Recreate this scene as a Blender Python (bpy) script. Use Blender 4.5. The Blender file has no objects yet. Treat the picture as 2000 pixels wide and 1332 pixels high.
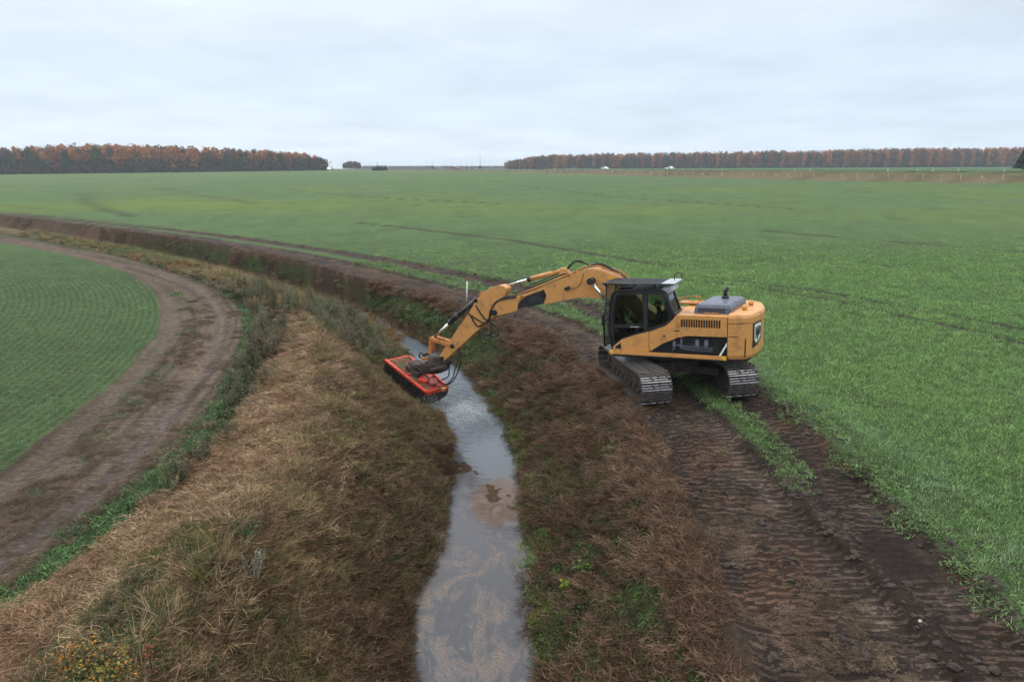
import bpy, bmesh, math, random
import numpy as np
from mathutils import Vector, Matrix, Euler
from mathutils.geometry import tessellate_polygon
R = math.radians
random.seed(7); rng = np.random.default_rng(11)
sc = bpy.context.scene
col = sc.collection

# ------------------------------------------------------------------ camera
CAM_H = 6.4; PITCH = R(14.15)
cd = bpy.data.cameras.new('camera'); cam = bpy.data.objects.new('camera', cd); col.objects.link(cam)
cd.sensor_width = 36.0; cd.lens = 36.0*1333/2000; cd.clip_start = .1; cd.clip_end = 9000
cam.location = (0, 0, CAM_H); cam.rotation_euler = (math.pi/2-PITCH, 0, 0)
sc.camera = cam
# ------------------------------------------------------------------ sky, sun, exposure
SUN_EL, SUN_AZ = R(48), R(-35)
world = bpy.data.worlds.new('World'); sc.world = world; world.use_nodes = True
wn = world.node_tree.nodes; wl = world.node_tree.links; wn.clear()
def N(nt, typ, **kw):
    n = nt.nodes.new(typ)
    for k, v in kw.items():
        if k.startswith('i_'): n.inputs[k[2:].replace('_', ' ')].default_value = v
        elif k.startswith('n') and k[1:].isdigit(): n.inputs[int(k[1:])].default_value = v
        else: setattr(n, k, v)
    return n
wt = world.node_tree
out = N(wt, 'ShaderNodeOutputWorld'); bg1 = N(wt, 'ShaderNodeBackground'); bg2 = N(wt, 'ShaderNodeBackground'); add = N(wt, 'ShaderNodeAddShader')
sky = N(wt, 'ShaderNodeTexSky', sky_type='NISHITA', sun_disc=False, sun_elevation=SUN_EL, sun_rotation=SUN_AZ)
wl.new(sky.outputs[0], bg2.inputs[0]); bg2.inputs[1].default_value = 0.012
tc = N(wt, 'ShaderNodeTexCoord'); sep = N(wt, 'ShaderNodeSeparateXYZ'); wl.new(tc.outputs['Generated'], sep.inputs[0])
ramp = N(wt, 'ShaderNodeValToRGB'); wl.new(sep.outputs[2], ramp.inputs[0])
e = ramp.color_ramp.elements
e[0].position = 0.0; e[0].color = (.49, .58, .69, 1); e[1].position = 1.0; e[1].color = (1.15, 1.18, 1.2, 1)
for p, c in ((.06, (.425, .50, .60, 1)), (.14, (.43, .495, .575, 1)), (.25, (.51, .555, .61, 1)), (.45, (.86, .89, .92, 1))):
    q = e.new(p); q.color = c
# cloud deck seen in perspective
addz = N(wt, 'ShaderNodeMath', operation='ADD'); addz.inputs[1].default_value = .12; wl.new(sep.outputs[2], addz.inputs[0])
dx = N(wt, 'ShaderNodeMath', operation='DIVIDE'); dy = N(wt, 'ShaderNodeMath', operation='DIVIDE')
wl.new(sep.outputs[0], dx.inputs[0]); wl.new(addz.outputs[0], dx.inputs[1]); wl.new(sep.outputs[1], dy.inputs[0]); wl.new(addz.outputs[0], dy.inputs[1])
cmb = N(wt, 'ShaderNodeCombineXYZ'); wl.new(dx.outputs[0], cmb.inputs[0]); wl.new(dy.outputs[0], cmb.inputs[1])
nz = N(wt, 'ShaderNodeTexNoise', i_Scale=1.3, i_Detail=7.0, i_Roughness=.55); wl.new(cmb.outputs[0], nz.inputs[0])
mr = N(wt, 'ShaderNodeMapRange', n1=.3, n2=.7, n3=.91, n4=1.09); wl.new(nz.outputs[0], mr.inputs[0])
mul = N(wt, 'ShaderNodeVectorMath', operation='SCALE'); wl.new(ramp.outputs[0], mul.inputs[0]); wl.new(mr.outputs[0], mul.inputs['Scale'])
wl.new(mul.outputs[0], bg1.inputs[0]); bg1.inputs[1].default_value = 1.0
wl.new(bg1.outputs[0], add.inputs[0]); wl.new(bg2.outputs[0], add.inputs[1]); wl.new(add.outputs[0], out.inputs[0])
sd = bpy.data.lights.new('sun', 'SUN'); sd.energy = .9; sd.angle = R(25); sd.color = (1, .97, .93)
so = bpy.data.objects.new('sun', sd); col.objects.link(so)
sv = Vector((math.cos(SUN_EL)*math.sin(SUN_AZ), math.cos(SUN_EL)*math.cos(SUN_AZ), math.sin(SUN_EL)))
so.rotation_euler = sv.to_track_quat('Z', 'Y').to_euler(); so.location = (0, 0, 60)
sc.view_settings.view_transform = 'Standard'; sc.view_settings.look = 'None'; sc.view_settings.gamma = 1
sc.view_settings.use_curve_mapping = False; sc.view_settings.exposure = 0.6
sc.cycles.max_bounces = 6; sc.cycles.transparent_max_bounces = 8; sc.cycles.volume_bounces = 0
sc.cycles.volume_max_steps = 64

# ------------------------------------------------------------------ helpers
def setp(o, label=None, cat=None, group=None, kind=None):
    if label: o['label'] = label
    if cat: o['category'] = cat
    if group: o['group'] = group
    if kind: o['kind'] = kind
    return o
def empty(name, loc=(0, 0, 0), rz=0., parent=None):
    o = bpy.data.objects.new(name, None); o.empty_display_size = .3; col.objects.link(o); o.location = loc; o.rotation_euler = (0, 0, rz)
    o.parent = parent; return o
def link_mesh(name, me, parent=None):
    o = bpy.data.objects.new(name, me); col.objects.link(o); o.parent = parent; return o
def mesh_from(name, v, f, mats=(), smooth=False, parent=None):
    me = bpy.data.meshes.new(name); me.from_pydata([tuple(p) for p in v], [], [tuple(q) for q in f])
    for m in mats: me.materials.append(m)
    if smooth: me.polygons.foreach_set('use_smooth', [True]*len(me.polygons))
    me.update(); return link_mesh(name, me, parent)
class MB:
    def __init__(s): s.bm = bmesh.new(); s.mi = 0; s.M = Matrix.Identity(4)
    def faces_done(s, before):
        for f in s.bm.faces:
            if f.index == -1 or f not in before: pass
    def _fin(s, vs, fs, bev):
        for f in fs: f.material_index = s.mi
        if bev > 0:
            ed = list({e for f in fs for e in f.edges})
            r = bmesh.ops.bevel(s.bm, geom=ed, offset=bev, segments=2, profile=.6, affect='EDGES', clamp_overlap=True)
            for f in r['faces']: f.material_index = s.mi
    def box(s, c, size, rot=None, bev=0.):
        hx, hy, hz = [q/2 for q in size]; m = rot.to_3x3() if rot is not None else Matrix.Identity(3)
        v = [s.bm.verts.new(s.M @ (Vector(c)+m @ Vector((x, y, z)))) for x in (-hx, hx) for y in (-hy, hy) for z in (-hz, hz)]
        fs = [s.bm.faces.new([v[i] for i in q]) for q in ((0, 1, 3, 2), (4, 6, 7, 5), (0, 4, 5, 1), (2, 3, 7, 6), (0, 2, 6, 4), (1, 5, 7, 3))]
        s._fin(v, fs, bev); return s
    def prism(s, pts, y0, y1, bev=0., ax='y'):
        # polygon in (x,z) extruded along y ('y'), or in (x,y) extruded along z ('z')
        P = (lambda p, h: Vector((p[0], h, p[1]))) if ax == 'y' else (lambda p, h: Vector((p[0], p[1], h)))
        a = [s.bm.verts.new(s.M @ P(p, y0)) for p in pts]; b = [s.bm.verts.new(s.M @ P(p, y1)) for p in pts]
        n = len(pts); fs = [s.bm.faces.new(a), s.bm.faces.new(b[::-1])]
        for i in range(n): fs.append(s.bm.faces.new([a[i], b[i], b[(i+1) % n], a[(i+1) % n]]))
        s._fin(a+b, fs, bev); return s
    def ring(s, outer, holes, y0, y1):
        polys = [outer]+holes
        tri = tessellate_polygon([[Vector((p[0], p[1], 0)) for p in q] for q in polys])
        flat = [p for q in polys for p in q]
        a = [s.bm.verts.new(s.M @ Vector((p[0], y0, p[1]))) for p in flat]; b = [s.bm.verts.new(s.M @ Vector((p[0], y1, p[1]))) for p in flat]
        for t in tri:
            for lst in (a, b):
                try: s.bm.faces.new([lst[i] for i in t]).material_index = s.mi
                except ValueError: pass
        k = 0
        for q in polys:
            n = len(q)
            for i in range(n):
                i0, i1 = k+i, k+(i+1) % n
                s.bm.faces.new([a[i0], b[i0], b[i1], a[i1]]).material_index = s.mi
            k += n
        return s
    def tube(s, pts, r, seg=8, cap=True, r2=None):
        pts = [Vector(p) for p in pts]; n = len(pts); rings = []
        up = None
        for i, p in enumerate(pts):
            d = (pts[min(i+1, n-1)]-pts[max(i-1, 0)]).normalized()
            if up is None: up = Vector((0, 0, 1)) if abs(d.z) < .9 else Vector((1, 0, 0))
            u = (up-d*up.dot(d))
            if u.length < 1e-4: u = Vector((1, .3, 0))-d*Vector((1, .3, 0)).dot(d)
            u.normalize(); w = d.cross(u); up = u
            rr = r if r2 is None else r+(r2-r)*i/(n-1)
            rings.append([s.bm.verts.new(s.M @ (p+(u*math.cos(t)+w*math.sin(t))*rr)) for t in [2*math.pi*k/seg for k in range(seg)]])
        for A, B in zip(rings, rings[1:]):
            for k in range(seg):
                f = s.bm.faces.new([A[k], A[(k+1) % seg], B[(k+1) % seg], B[k]]); f.material_index = s.mi; f.smooth = True
        if cap:
            s.bm.faces.new(rings[0][::-1]).material_index = s.mi; s.bm.faces.new(rings[-1]).material_index = s.mi
        return s
    def ball(s, c, r, sx=1, sy=1, sz=1, seg=10):
        q = bmesh.ops.create_uvsphere(s.bm, u_segments=seg, v_segments=max(4, seg//2+1), radius=r, matrix=s.M @ Matrix.Translation(c) @ Matrix.Diagonal((sx, sy, sz, 1)))
        for f in {f for v in q['verts'] for f in v.link_faces}: f.material_index = s.mi; f.smooth = True
        return s
    def build(s, name, mats, parent=None):
        bmesh.ops.recalc_face_normals(s.bm, faces=s.bm.faces)
        me = bpy.data.meshes.new(name); s.bm.to_mesh(me); s.bm.free()
        for m in (mats if isinstance(mats, (list, tuple)) else [mats]): me.materials.append(m)
        return link_mesh(name, me, parent)
def curve_pts(pts, n=6):
    P = [Vector(p) for p in pts]; P = [P[0]*2-P[1]]+P+[P[-1]*2-P[-2]]; o = []
    for i in range(1, len(P)-2):
        a, b, c, d = P[i-1:i+3]
        for k in range(n):
            t = k/n; o.append(.5*((2*b)+(c-a)*t+(2*a-5*b+4*c-d)*t*t+(-a+3*b-3*c+d)*t**3))
    o.append(P[-2]); return o

# ------------------------------------------------------------------ materials
def newmat(name):
    m = bpy.data.materials.new(name); m.use_nodes = True; nt = m.node_tree; nt.nodes.clear()
    o = N(nt, 'ShaderNodeOutputMaterial'); b = N(nt, 'ShaderNodeBsdfPrincipled'); nt.links.new(b.outputs[0], o.inputs[0]); return m, nt, b, o
def simple(name, c, rough=.5, metal=0., dirt=None, dscale=6., damt=.5, bump=0., spec=.5, spots=False):
    m, nt, b, o = newmat(name); L = nt.links.new
    b.inputs['Roughness'].default_value = rough; b.inputs['Metallic'].default_value = metal; b.inputs['Specular IOR Level'].default_value = spec
    tc = N(nt, 'ShaderNodeTexCoord'); n1 = N(nt, 'ShaderNodeTexNoise', i_Scale=dscale, i_Detail=6., i_Roughness=.65); L(tc.outputs['Object'], n1.inputs[0])
    r = N(nt, 'ShaderNodeMapRange', n1=.5, n2=.72, n3=0., n4=damt); L(n1.outputs[0], r.inputs[0])
    mx = N(nt, 'ShaderNodeMix', data_type='RGBA'); L(r.outputs[0], mx.inputs[0]); mx.inputs[6].default_value = (*c, 1); mx.inputs[7].default_value = (*(dirt or [q*.6 for q in c]), 1)
    n2 = N(nt, 'ShaderNodeTexNoise', i_Scale=dscale*7, i_Detail=3.); L(tc.outputs['Object'], n2.inputs[0])
    r2 = N(nt, 'ShaderNodeMapRange', n1=.3, n2=.7, n3=.86, n4=1.1); L(n2.outputs[0], r2.inputs[0])
    sca = N(nt, 'ShaderNodeVectorMath', operation='SCALE'); L(mx.outputs[2], sca.inputs[0]); L(r2.outputs[0], sca.inputs['Scale']); L(sca.outputs[0], b.inputs['Base Color'])
    rr = N(nt, 'ShaderNodeMath', operation='ADD', n1=rough); L(r.outputs[0], rr.inputs[0]); rr.use_clamp = True; L(rr.outputs[0], b.inputs['Roughness'])
    if spots:   # dried mud splashes and scuffs
        n3 = N(nt, 'ShaderNodeTexNoise', i_Scale=9., i_Detail=10., i_Roughness=.8); L(tc.outputs['Object'], n3.inputs[0]); r3 = N(nt, 'ShaderNodeMapRange', n1=.60, n2=.66, n3=0., n4=.85); L(n3.outputs[0], r3.inputs[0])
        m3 = N(nt, 'ShaderNodeMix', data_type='RGBA'); L(r3.outputs[0], m3.inputs[0]); L(sca.outputs[0], m3.inputs[6]); m3.inputs[7].default_value = (.13, .085, .055, 1)
        mp = N(nt, 'ShaderNodeMapping'); mp.inputs['Scale'].default_value = (1.2, 1.2, 12); L(tc.outputs['Object'], mp.inputs[0]); n4 = N(nt, 'ShaderNodeTexNoise', i_Scale=3., i_Detail=5.); L(mp.outputs[0], n4.inputs[0]); r4 = N(nt, 'ShaderNodeMapRange', n1=.64, n2=.70, n3=0., n4=.5); L(n4.outputs[0], r4.inputs[0])
        m4 = N(nt, 'ShaderNodeMix', data_type='RGBA'); L(r4.outputs[0], m4.inputs[0]); L(m3.outputs[2], m4.inputs[6]); m4.inputs[7].default_value = (.30, .12, .05, 1); L(m4.outputs[2], b.inputs['Base Color'])
    if bump:
        bp = N(nt, 'ShaderNodeBump', i_Strength=bump, i_Distance=.02); L(n2.outputs[0], bp.inputs['Height']); L(bp.outputs[0], b.inputs['Normal'])
    return m
MUD = (.085, .062, .048)
M = dict(
 yellow=simple('machine_yellow', (.64, .30, .088), .38, dirt=(.25, .13, .06), dscale=3.2, damt=.75, spots=True),
 yellow_bright=simple('bright_yellow_paint', (.80, .42, .03), .4, dirt=(.4, .2, .05), dscale=4, damt=.4),
 yellow_worn=simple('worn_yellow', (.50, .20, .05), .5, dirt=(.12, .07, .04), dscale=3.5, damt=.9),
 black=simple('black_paint', (.012, .013, .016), .32, dirt=(.06, .05, .045), dscale=3, damt=.5),
 rubber=simple('black_rubber', (.015, .015, .016), .6, dirt=MUD, dscale=5, damt=.6),
 grey=simple('hood_grey', (.10, .115, .15), .32, dirt=(.14, .13, .13), dscale=3, damt=.5),
 light_grey=simple('light_grey_metal', (.42, .45, .48), .4, dirt=(.2, .2, .2), dscale=4, damt=.5),
 steel=simple('muddy_steel', (.085, .068, .058), .5, .3, dirt=(.055, .038, .028), dscale=5, damt=1., bump=.6),
 worn_steel=simple('worn_bright_steel', (.58, .57, .58), .25, .9, dirt=(.07, .05, .04), dscale=9, damt=1.5),
 chrome=simple('chrome_rod', (.8, .81, .83), .12, 1., dirt=(.5, .5, .5), dscale=6, damt=.3),
 mudsteel=simple('mud_caked_steel', (.06, .045, .035), .8, dirt=(.03, .024, .02), dscale=4, damt=1., bump=1.),
 red=simple('mower_red', (.58, .040, .014), .45, dirt=(.16, .06, .035), dscale=5, damt=.9),
 red_dirty=simple('mower_red_dirty', (.42, .045, .02), .6, dirt=(.10, .085, .055), dscale=3.2, damt=3.0),
 pink=simple('faded_red_cover', (.50, .15, .14), .5, dirt=(.5, .15, .12), dscale=6, damt=.5),
 white=simple('white_paint', (.8, .8, .8), .4, dirt=(.6, .58, .55), dscale=5, damt=.5),
 amber=simple('amber_plastic', (.65, .27, .05), .15, dirt=(.5, .2, .05), dscale=5, damt=.3),
 seat=simple('seat_fabric', (.02, .022, .025), .8),
 skin=simple('skin', (.55, .33, .24), .5), jeans=simple('blue_trousers', (.14, .2, .32), .8), jacket=simple('dark_jacket', (.03, .04, .06), .8), hair=simple('hair', (.04, .025, .015), .7),
 asphalt=simple('asphalt', (.09, .09, .092), .85), bark=simple('bark', (.06, .05, .04), .9), bark_pale=simple('pale_bark', (.30, .28, .25), .9), bark_mid=simple('grey_bark', (.11, .095, .08), .9),
 post=simple('weathered_post', (.42, .36, .29), .8), tyre=simple('tyre', (.02, .02, .02), .8), clod=simple('soil_clod', (.05, .036, .028), .9, dirt=(.025, .018, .014), dscale=8, damt=1, bump=1.), stone=simple('pale_stone', (.36, .32, .27), .8),
 carred=simple('car_red', (.4, .03, .03), .3), yellowtag=simple('hi_vis_tag', (.75, .75, .1), .6),
)
def glassmat(name, tint=(.42, .5, .47)):
    m, nt, b, o = newmat(name); nt.nodes.remove(b); L = nt.links.new
    t = N(nt, 'ShaderNodeBsdfTransparent'); t.inputs[0].default_value = (*tint, 1); g = N(nt, 'ShaderNodeBsdfGlossy', i_Roughness=.03); g.inputs[0].default_value = (.9, .93, .95, 1)
    fr = N(nt, 'ShaderNodeFresnel', i_IOR=1.5); mx = N(nt, 'ShaderNodeMixShader'); L(fr.outputs[0], mx.inputs[0]); L(t.outputs[0], mx.inputs[1]); L(g.outputs[0], mx.inputs[2]); L(mx.outputs[0], o.inputs[0]); return m
M['glass'] = glassmat('cab_glass', (.62, .72, .66))
def emit(name, c, s):
    m, nt, b, o = newmat(name); b.inputs['Emission Color'].default_value = (*c, 1); b.inputs['Emission Strength'].default_value = s; return m
M['headlamp'] = emit('lit_headlamp', (1, .98, .92), 30)
# plants: colour per blade (bv) and per instance (tint)
def plantmat(name, tint=None, transl=.25, inst=True):
    m, nt, b, o = newmat(name); L = nt.links.new
    a = N(nt, 'ShaderNodeAttribute', attribute_name='bv'); r = N(nt, 'ShaderNodeMapRange', n1=0., n2=1., n3=.42, n4=1.6); L(a.outputs['Fac'], r.inputs[0])
    sca = N(nt, 'ShaderNodeVectorMath', operation='SCALE')
    if inst: ti = N(nt, 'ShaderNodeAttribute', attribute_name='tint', attribute_type='INSTANCER'); L(ti.outputs['Vector'], sca.inputs[0])
    else: sca.inputs[0].default_value = tint
    L(r.outputs[0], sca.inputs['Scale']); L(sca.outputs[0], b.inputs['Base Color'])
    b.inputs['Roughness'].default_value = .6; b.inputs['Specular IOR Level'].default_value = .1
    t = N(nt, 'ShaderNodeBsdfTranslucent'); L(sca.outputs[0], t.inputs[0]); mx = N(nt, 'ShaderNodeMixShader', n0=transl); L(b.outputs[0], mx.inputs[1]); L(t.outputs[0], mx.inputs[2]); L(mx.outputs[0], o.inputs[0])
    return m
PLANT = plantmat('plant_blades')

# ------------------------------------------------------------------ the lie of the land (world metres)
C3 = dict(
WL=[(-1.68,9.42),(-1.84,10.27),(-1.88,10.86),(-2.02,11.44),(-1.76,12.19),(-1.61,12.6),(-1.6,13.69),(-1.61,15.07),(-1.64,16.18),(-1.64,17.1),(-1.7,18.1),(-1.83,19.22),(-2.08,20.69),(-2.62,22.49),(-3.13,24.05),(-3.67,26.31),(-4.29,28.99),(-5.1,31.33),(-5.84,33.18),(-6.95,35.85),(-9.08,39.56),(-12.69,43.88),(-18.22,50.14),(-25.23,57.75),(-34.59,65.88),(-50.34,77.5),(-68.44,90.5)],
WR=[(.42,9.42),(.31,9.86),(.27,10.76),(.22,11.81),(.3,13.05),(.36,15.07),(.3,17.0),(.13,18.54),(-.18,20.34),(-.7,22.49),(-1.21,24.29),(-1.87,27.25),(-2.6,28.99),(-4.15,31.33),(-5.48,33.84),(-6.65,36.6),(-8.79,40.5),(-12.2,44.9),(-17.9,51.6),(-25.0,59.1),(-34.6,67.5),(-50.3,79.6),(-68.6,92.4)],
RB=[(3.18,7.44),(3.2,8.15),(3.22,9.19),(3.21,10.63),(3.16,11.16),(3.26,12.79),(3.5,15.25),(3.5,17.29),(3.25,19.99),(2.75,22.58),(1.97,25.47),(.87,28.13),(-.47,30.55),(-2.22,33.01),(-4.02,35.26),(-7.24,38.17),(-9.29,40.97),(-11.66,44.2),(-14.5,48.22),(-17.46,51.74),(-21.01,56.16),(-25.98,60.51),(-31.53,65.07),(-40.22,72.12),(-54.97,82.35),(-67.31,92.5)],
R1=[(5.86,7.44),(5.98,7.91),(5.99,8.54),(5.97,9.2),(5.93,10.4),(5.72,11.35),(5.71,11.93),(5.72,12.88),(5.5,14.91),(5.3,16.57),(5.1,19.63),(4.5,23.24),(3.69,26.56),(2.71,29.45),(1.45,31.61),(0,33.55),(-1.92,36.18),(-4.46,39.25),(-7.92,43.74),(-13.43,51.12),(-18.85,57.0),(-29.54,66.07),(-42.47,76.23),(-58.0,88.2),(-70.54,97)],
R2=[(6.01,7.44),(6.12,7.91),(6.12,8.54),(6.11,9.2),(6.08,10.4),(5.94,11.35),(6,12.03),(6.3,13),(6.3,14.25),(6.1,15.47),(5.95,17.41),(5.7,19.39),(5.0,23.24),(4.04,28.42),(3.34,31.14),(2.49,32.62),(1.06,34.67),(-1.15,37.83),(-3.72,40.97),(-7.6,45.88),(-13.6,53.36),(-19.2,59.0),(-29.8,67.6),(-42.9,77.9),(-58.5,89.5),(-71.2,98.2)],
R3=[(7.25,7.44),(7.43,8.6),(7.61,9.51),(7.6,10.66),(7.43,11.99),(7.61,13.21),(7.57,14.25),(7.4,15.47),(7.1,17.41),(6.9,18.77),(6.5,22.26),(6,25.88),(5.09,30.22),(3.65,34.24),(1.7,37.32),(0,39.81),(-2.24,42.42),(-4.69,45.14),(-8.15,49.34),(-12.14,54.03),(-16.17,57.67),(-23.56,63.9),(-30.68,70.3),(-43.98,80.5),(-60.0,92.6),(-72.5,101)],
LB=[(-4.55,6.86),(-4.65,8.35),(-4.75,9.97),(-4.64,11.79),(-4.42,13.72),(-4.47,15.58),(-4.98,17.96),(-5.92,21.12),(-7.18,24.78),(-8.99,29.32),(-10.9,32.8),(-13.6,36.9),(-17.9,42.2),(-22.6,47.6),(-28.3,53.3),(-38.5,62.3),(-50.8,72.2),(-66.5,84.2)],
LF=[(-7.42,7.74),(-7.33,8.47),(-7.2,9.45),(-7.06,10.63),(-6.81,12.32),(-6.72,14.47),(-6.95,15.83),(-7.27,18.77),(-8.12,22.91),(-9.11,26.74),(-10.1,29.4),(-11.7,32.4),(-14.3,35.9),(-17.6,40.0),(-22.5,45.6),(-28.0,50.9),(-37.8,59.4),(-51,70.0),(-67,82)],
LG=[(-7.53,7.84),(-7.45,8.58),(-7.33,9.56),(-7.2,10.76),(-6.98,12.5),(-7.01,14.59),(-7.45,16.35),(-8.07,18.55),(-9.01,22.58),(-10.15,26.74),(-11.1,29.8),(-12.6,32.8),(-14.95,36.1),(-18.2,40.2),(-23.2,45.9),(-28.7,51.2),(-38.6,59.7),(-51.5,69.7),(-67.3,81.6)],
LS=[(-8.05,8.36),(-7.93,9.29),(-7.85,10.88),(-7.99,12.58),(-7.93,13.66),(-7.86,15.5),(-8.14,17.69),(-8.77,20.51),(-9.68,23.59),(-11.11,27.65),(-12.2,30.7),(-13.8,33.9),(-16.0,36.9),(-19.2,41.0),(-24.1,46.6),(-29.6,51.6),(-39.4,59.9),(-52.1,69.4),(-68,81)],
W1=[(-8.69,9.45),(-8.57,10.17),(-8.57,10.63),(-8.5,12.65),(-8.55,14.36),(-9.36,17.65),(-9.96,20.84),(-10.54,23.59),(-11.71,27.19),(-13.41,31.37),(-15.31,34.67),(-19.04,40),(-26.21,47.55),(-36.97,56.58),(-49.23,65.47),(-66,77)],
LM=[(-10.87,11.73),(-11.22,13.82),(-11.5,15.54),(-11.73,17.49),(-12.47,21.24),(-13.56,24.91),(-14.91,28.62),(-16.92,33.01),(-21.38,40.19),(-25.78,45.14),(-34.3,53.02),(-44.9,61.37),(-54.81,67.8),(-68,76)],
)
def resample(pts, ext0, ext1=(-.85, .53)):
    p = np.array(pts, float)
    p = np.vstack([[p[0, 0]+ext0*14, -60], [p[0, 0]+ext0, 0], p, p[-1]+np.array(ext1)*60, p[-1]+np.array(ext1)*400])
    # light smoothing, then even spacing that grows with distance
    for _ in range(2):
        q = p.copy(); q[3:-3] = .25*p[2:-4]+.5*p[3:-3]+.25*p[4:-2]; p = q
    d = np.r_[0, np.cumsum(np.hypot(*np.diff(p, axis=0).T))]
    pp = curve_pts([(a, b, 0) for a, b in p], 3)
    q = np.array([(v.x, v.y) for v in pp]); keep = [0]
    for i in range(1, len(q)):
        if np.hypot(*(q[i]-q[keep[-1]])) > max(.55, .02*abs(q[i][1])) or i == len(q)-1: keep.append(i)
    return q[keep].astype(np.float32)
EX = dict(WL=.05, WR=.05, RB=-.05, R1=-.1, R2=-.1, R3=-.1, LB=.1, LF=-.3, LG=-.32, LS=-.4, W1=-.5, LM=.3)
CV = {k: resample(v, EX[k]) for k, v in C3.items()}
def sdist(P, c, want_s=False):
    """signed distance: negative on the left of the travel direction"""
    P = P.astype(np.float32); best = np.full(len(P), 1e9, np.float32); sg = np.zeros(len(P), np.float32); al = np.zeros(len(P), np.float32); acc = 0.
    for a, b in zip(c[:-1], c[1:]):
        d = b-a; L2 = float(d@d); L = math.sqrt(L2)
        ax = P[:, 0]-a[0]; ay = P[:, 1]-a[1]
        t = np.clip((ax*d[0]+ay*d[1])/L2, 0, 1); ex = ax-t*d[0]; ey = ay-t*d[1]; q = ex*ex+ey*ey
        m = q < best; best[m] = q[m]; sg[m] = (ay*d[0]-ax*d[1])[m]
        if want_s: al[m] = acc+t[m]*L
        acc += L
    s = np.sqrt(best)*np.where(sg > 0, -1, 1)
    return (s, al) if want_s else s
def hsh(ix, iy, s):
    h = (ix.astype(np.int64)*374761393+iy.astype(np.int64)*668265263+s*974634777) & 0x7fffffff
    h = ((h ^ (h >> 13))*1274126177) & 0x7fffffff
    return ((h ^ (h >> 16)) & 0xffff)/65535.
def vnoise(x, y, s=0):
    ix = np.floor(x).astype(np.int64); iy = np.floor(y).astype(np.int64); fx = x-ix; fy = y-iy
    fx = fx*fx*(3-2*fx); fy = fy*fy*(3-2*fy)
    return (hsh(ix, iy, s)*(1-fx)+hsh(ix+1, iy, s)*fx)*(1-fy)+(hsh(ix, iy+1, s)*(1-fx)+hsh(ix+1, iy+1, s)*fx)*fy
def fbm(P, sc_, o=4, s=0):
    r = 0; a = .5; t = 0; x = P[:, 0]*sc_; y = P[:, 1]*sc_
    for i in range(o):
        c, q = math.cos(.6*i+.3), math.sin(.6*i+.3)
        r = r+a*vnoise(x*c-y*q+17*i, x*q+y*c-9*i, s+i); t += a; a *= .5; x = x*2.03; y = y*2.03
    return r/t
sst = lambda a, b, x: (lambda t: t*t*(3-2*t))(np.clip((x-a)/(b-a), 0, 1))
# far relief: rows by bearing, knots by distance
AZ = [-1.4, -.75, -.27, 0, .22, .75, 1.5]
DK = [60, 100, 161, 275, 380, 550, 750, 1000, 3500]
ZT = np.array([[0, .2, .5, 1.2, 1.8, 2.7, 3, 3, 3], [0, .2, .5, 1.2, 1.8, 2.7, 3.2, 3.2, 3.2], [0, .5, 1.2, 2.5, 3.5, 4.8, 5.3, 5.6, 5.6],
               [0, .6, 1.7, 3.4, 4.7, 5.2, 5.4, 5.6, 5.6], [0, .7, 1.9, 3.3, 4.3, 4.8, 5.2, 5.6, 5.6], [0, .9, 3.0, 4, 4.5, 5, 5.4, 5.6, 5.6], [0, .9, 3.0, 4, 4.5, 5, 5.4, 5.6, 5.6]])
FENCE = np.array([(330, -250), (121, 161), (62, 275), (0, 380), (-33, 436), (-330, 940)], np.float32)[::-1]
def zfar(P):
    x, y = P[:, 0], np.maximum(P[:, 1], 1.); d = np.hypot(P[:, 0]*.5, P[:, 1]); d = np.where(P[:, 1] < 20, np.minimum(d, 60), d)
    a = np.clip(x/y, AZ[0], AZ[-1]); ia = np.clip(np.searchsorted(AZ, a)-1, 0, len(AZ)-2); A = np.array(AZ); fa = (a-A[ia])/(A[ia+1]-A[ia])
    D = np.array(DK, float); dd = np.clip(y, D[0], D[-1]); k = np.clip(np.searchsorted(D, dd)-1, 0, len(D)-2); fd = (dd-D[k])/(D[k+1]-D[k])
    z = (ZT[ia, k]*(1-fd)+ZT[ia, k+1]*fd)*(1-fa)+(ZT[ia+1, k]*(1-fd)+ZT[ia+1, k+1]*fd)*fa
    return z
def fence_side(P):  # positive beyond the fence (road side)
    return -sdist(P, FENCE)
def zfull_far(P):
    z = zfar(P); s = np.zeros(len(P)); m = P[:, 1] > 60; s[:] = -50
    if m.any(): s[m] = fence_side(P[m])
    y = P[:, 1]; a = P[:, 0]/np.maximum(y, 1)
    zb = 5.62+np.clip((y-200)/550, 0, 1.6)*(.7+2.1*np.clip((a-.15)/.6, 0, 1))
    zb = np.where(a < .05, np.minimum(zb, 5.75), zb)
    return np.where(s > 0, z+(zb-z)*sst(2, 13, s), z), s
# excavator pose (fitted to the photo): machine stands tilted towards the ditch
TILT = Matrix.Rotation(R(-2.454), 3, 'Y') @ Matrix.Rotation(R(-2.303), 3, 'X')
UP = TILT @ Matrix.Rotation(R(154.93), 3, 'Z'); UN = TILT @ Matrix.Rotation(R(97.967), 3, 'Z')
EC = Vector((4.786, 19.612, .172))
def pad(P):
    nrm = TILT @ Vector((0, 0, 1)); x = P[:, 0]-EC.x; y = P[:, 1]-EC.y
    zp = EC.z-(nrm.x*x+nrm.y*y)/nrm.z
    ax = UN @ Vector((1, 0, 0)); u = x*ax.x+y*ax.y; w = -x*ax.y+y*ax.x
    wt = (1-sst(1.8, 4.5, np.abs(w)))*(1-sst(2.5, 7.5, np.abs(u)))
    return zp-.02, wt
ORDER = ['LM', 'W1', 'LS', 'LG', 'LF', 'LB', 'WL', 'WR', 'RB', 'R1', 'R2', 'R3']
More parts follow.
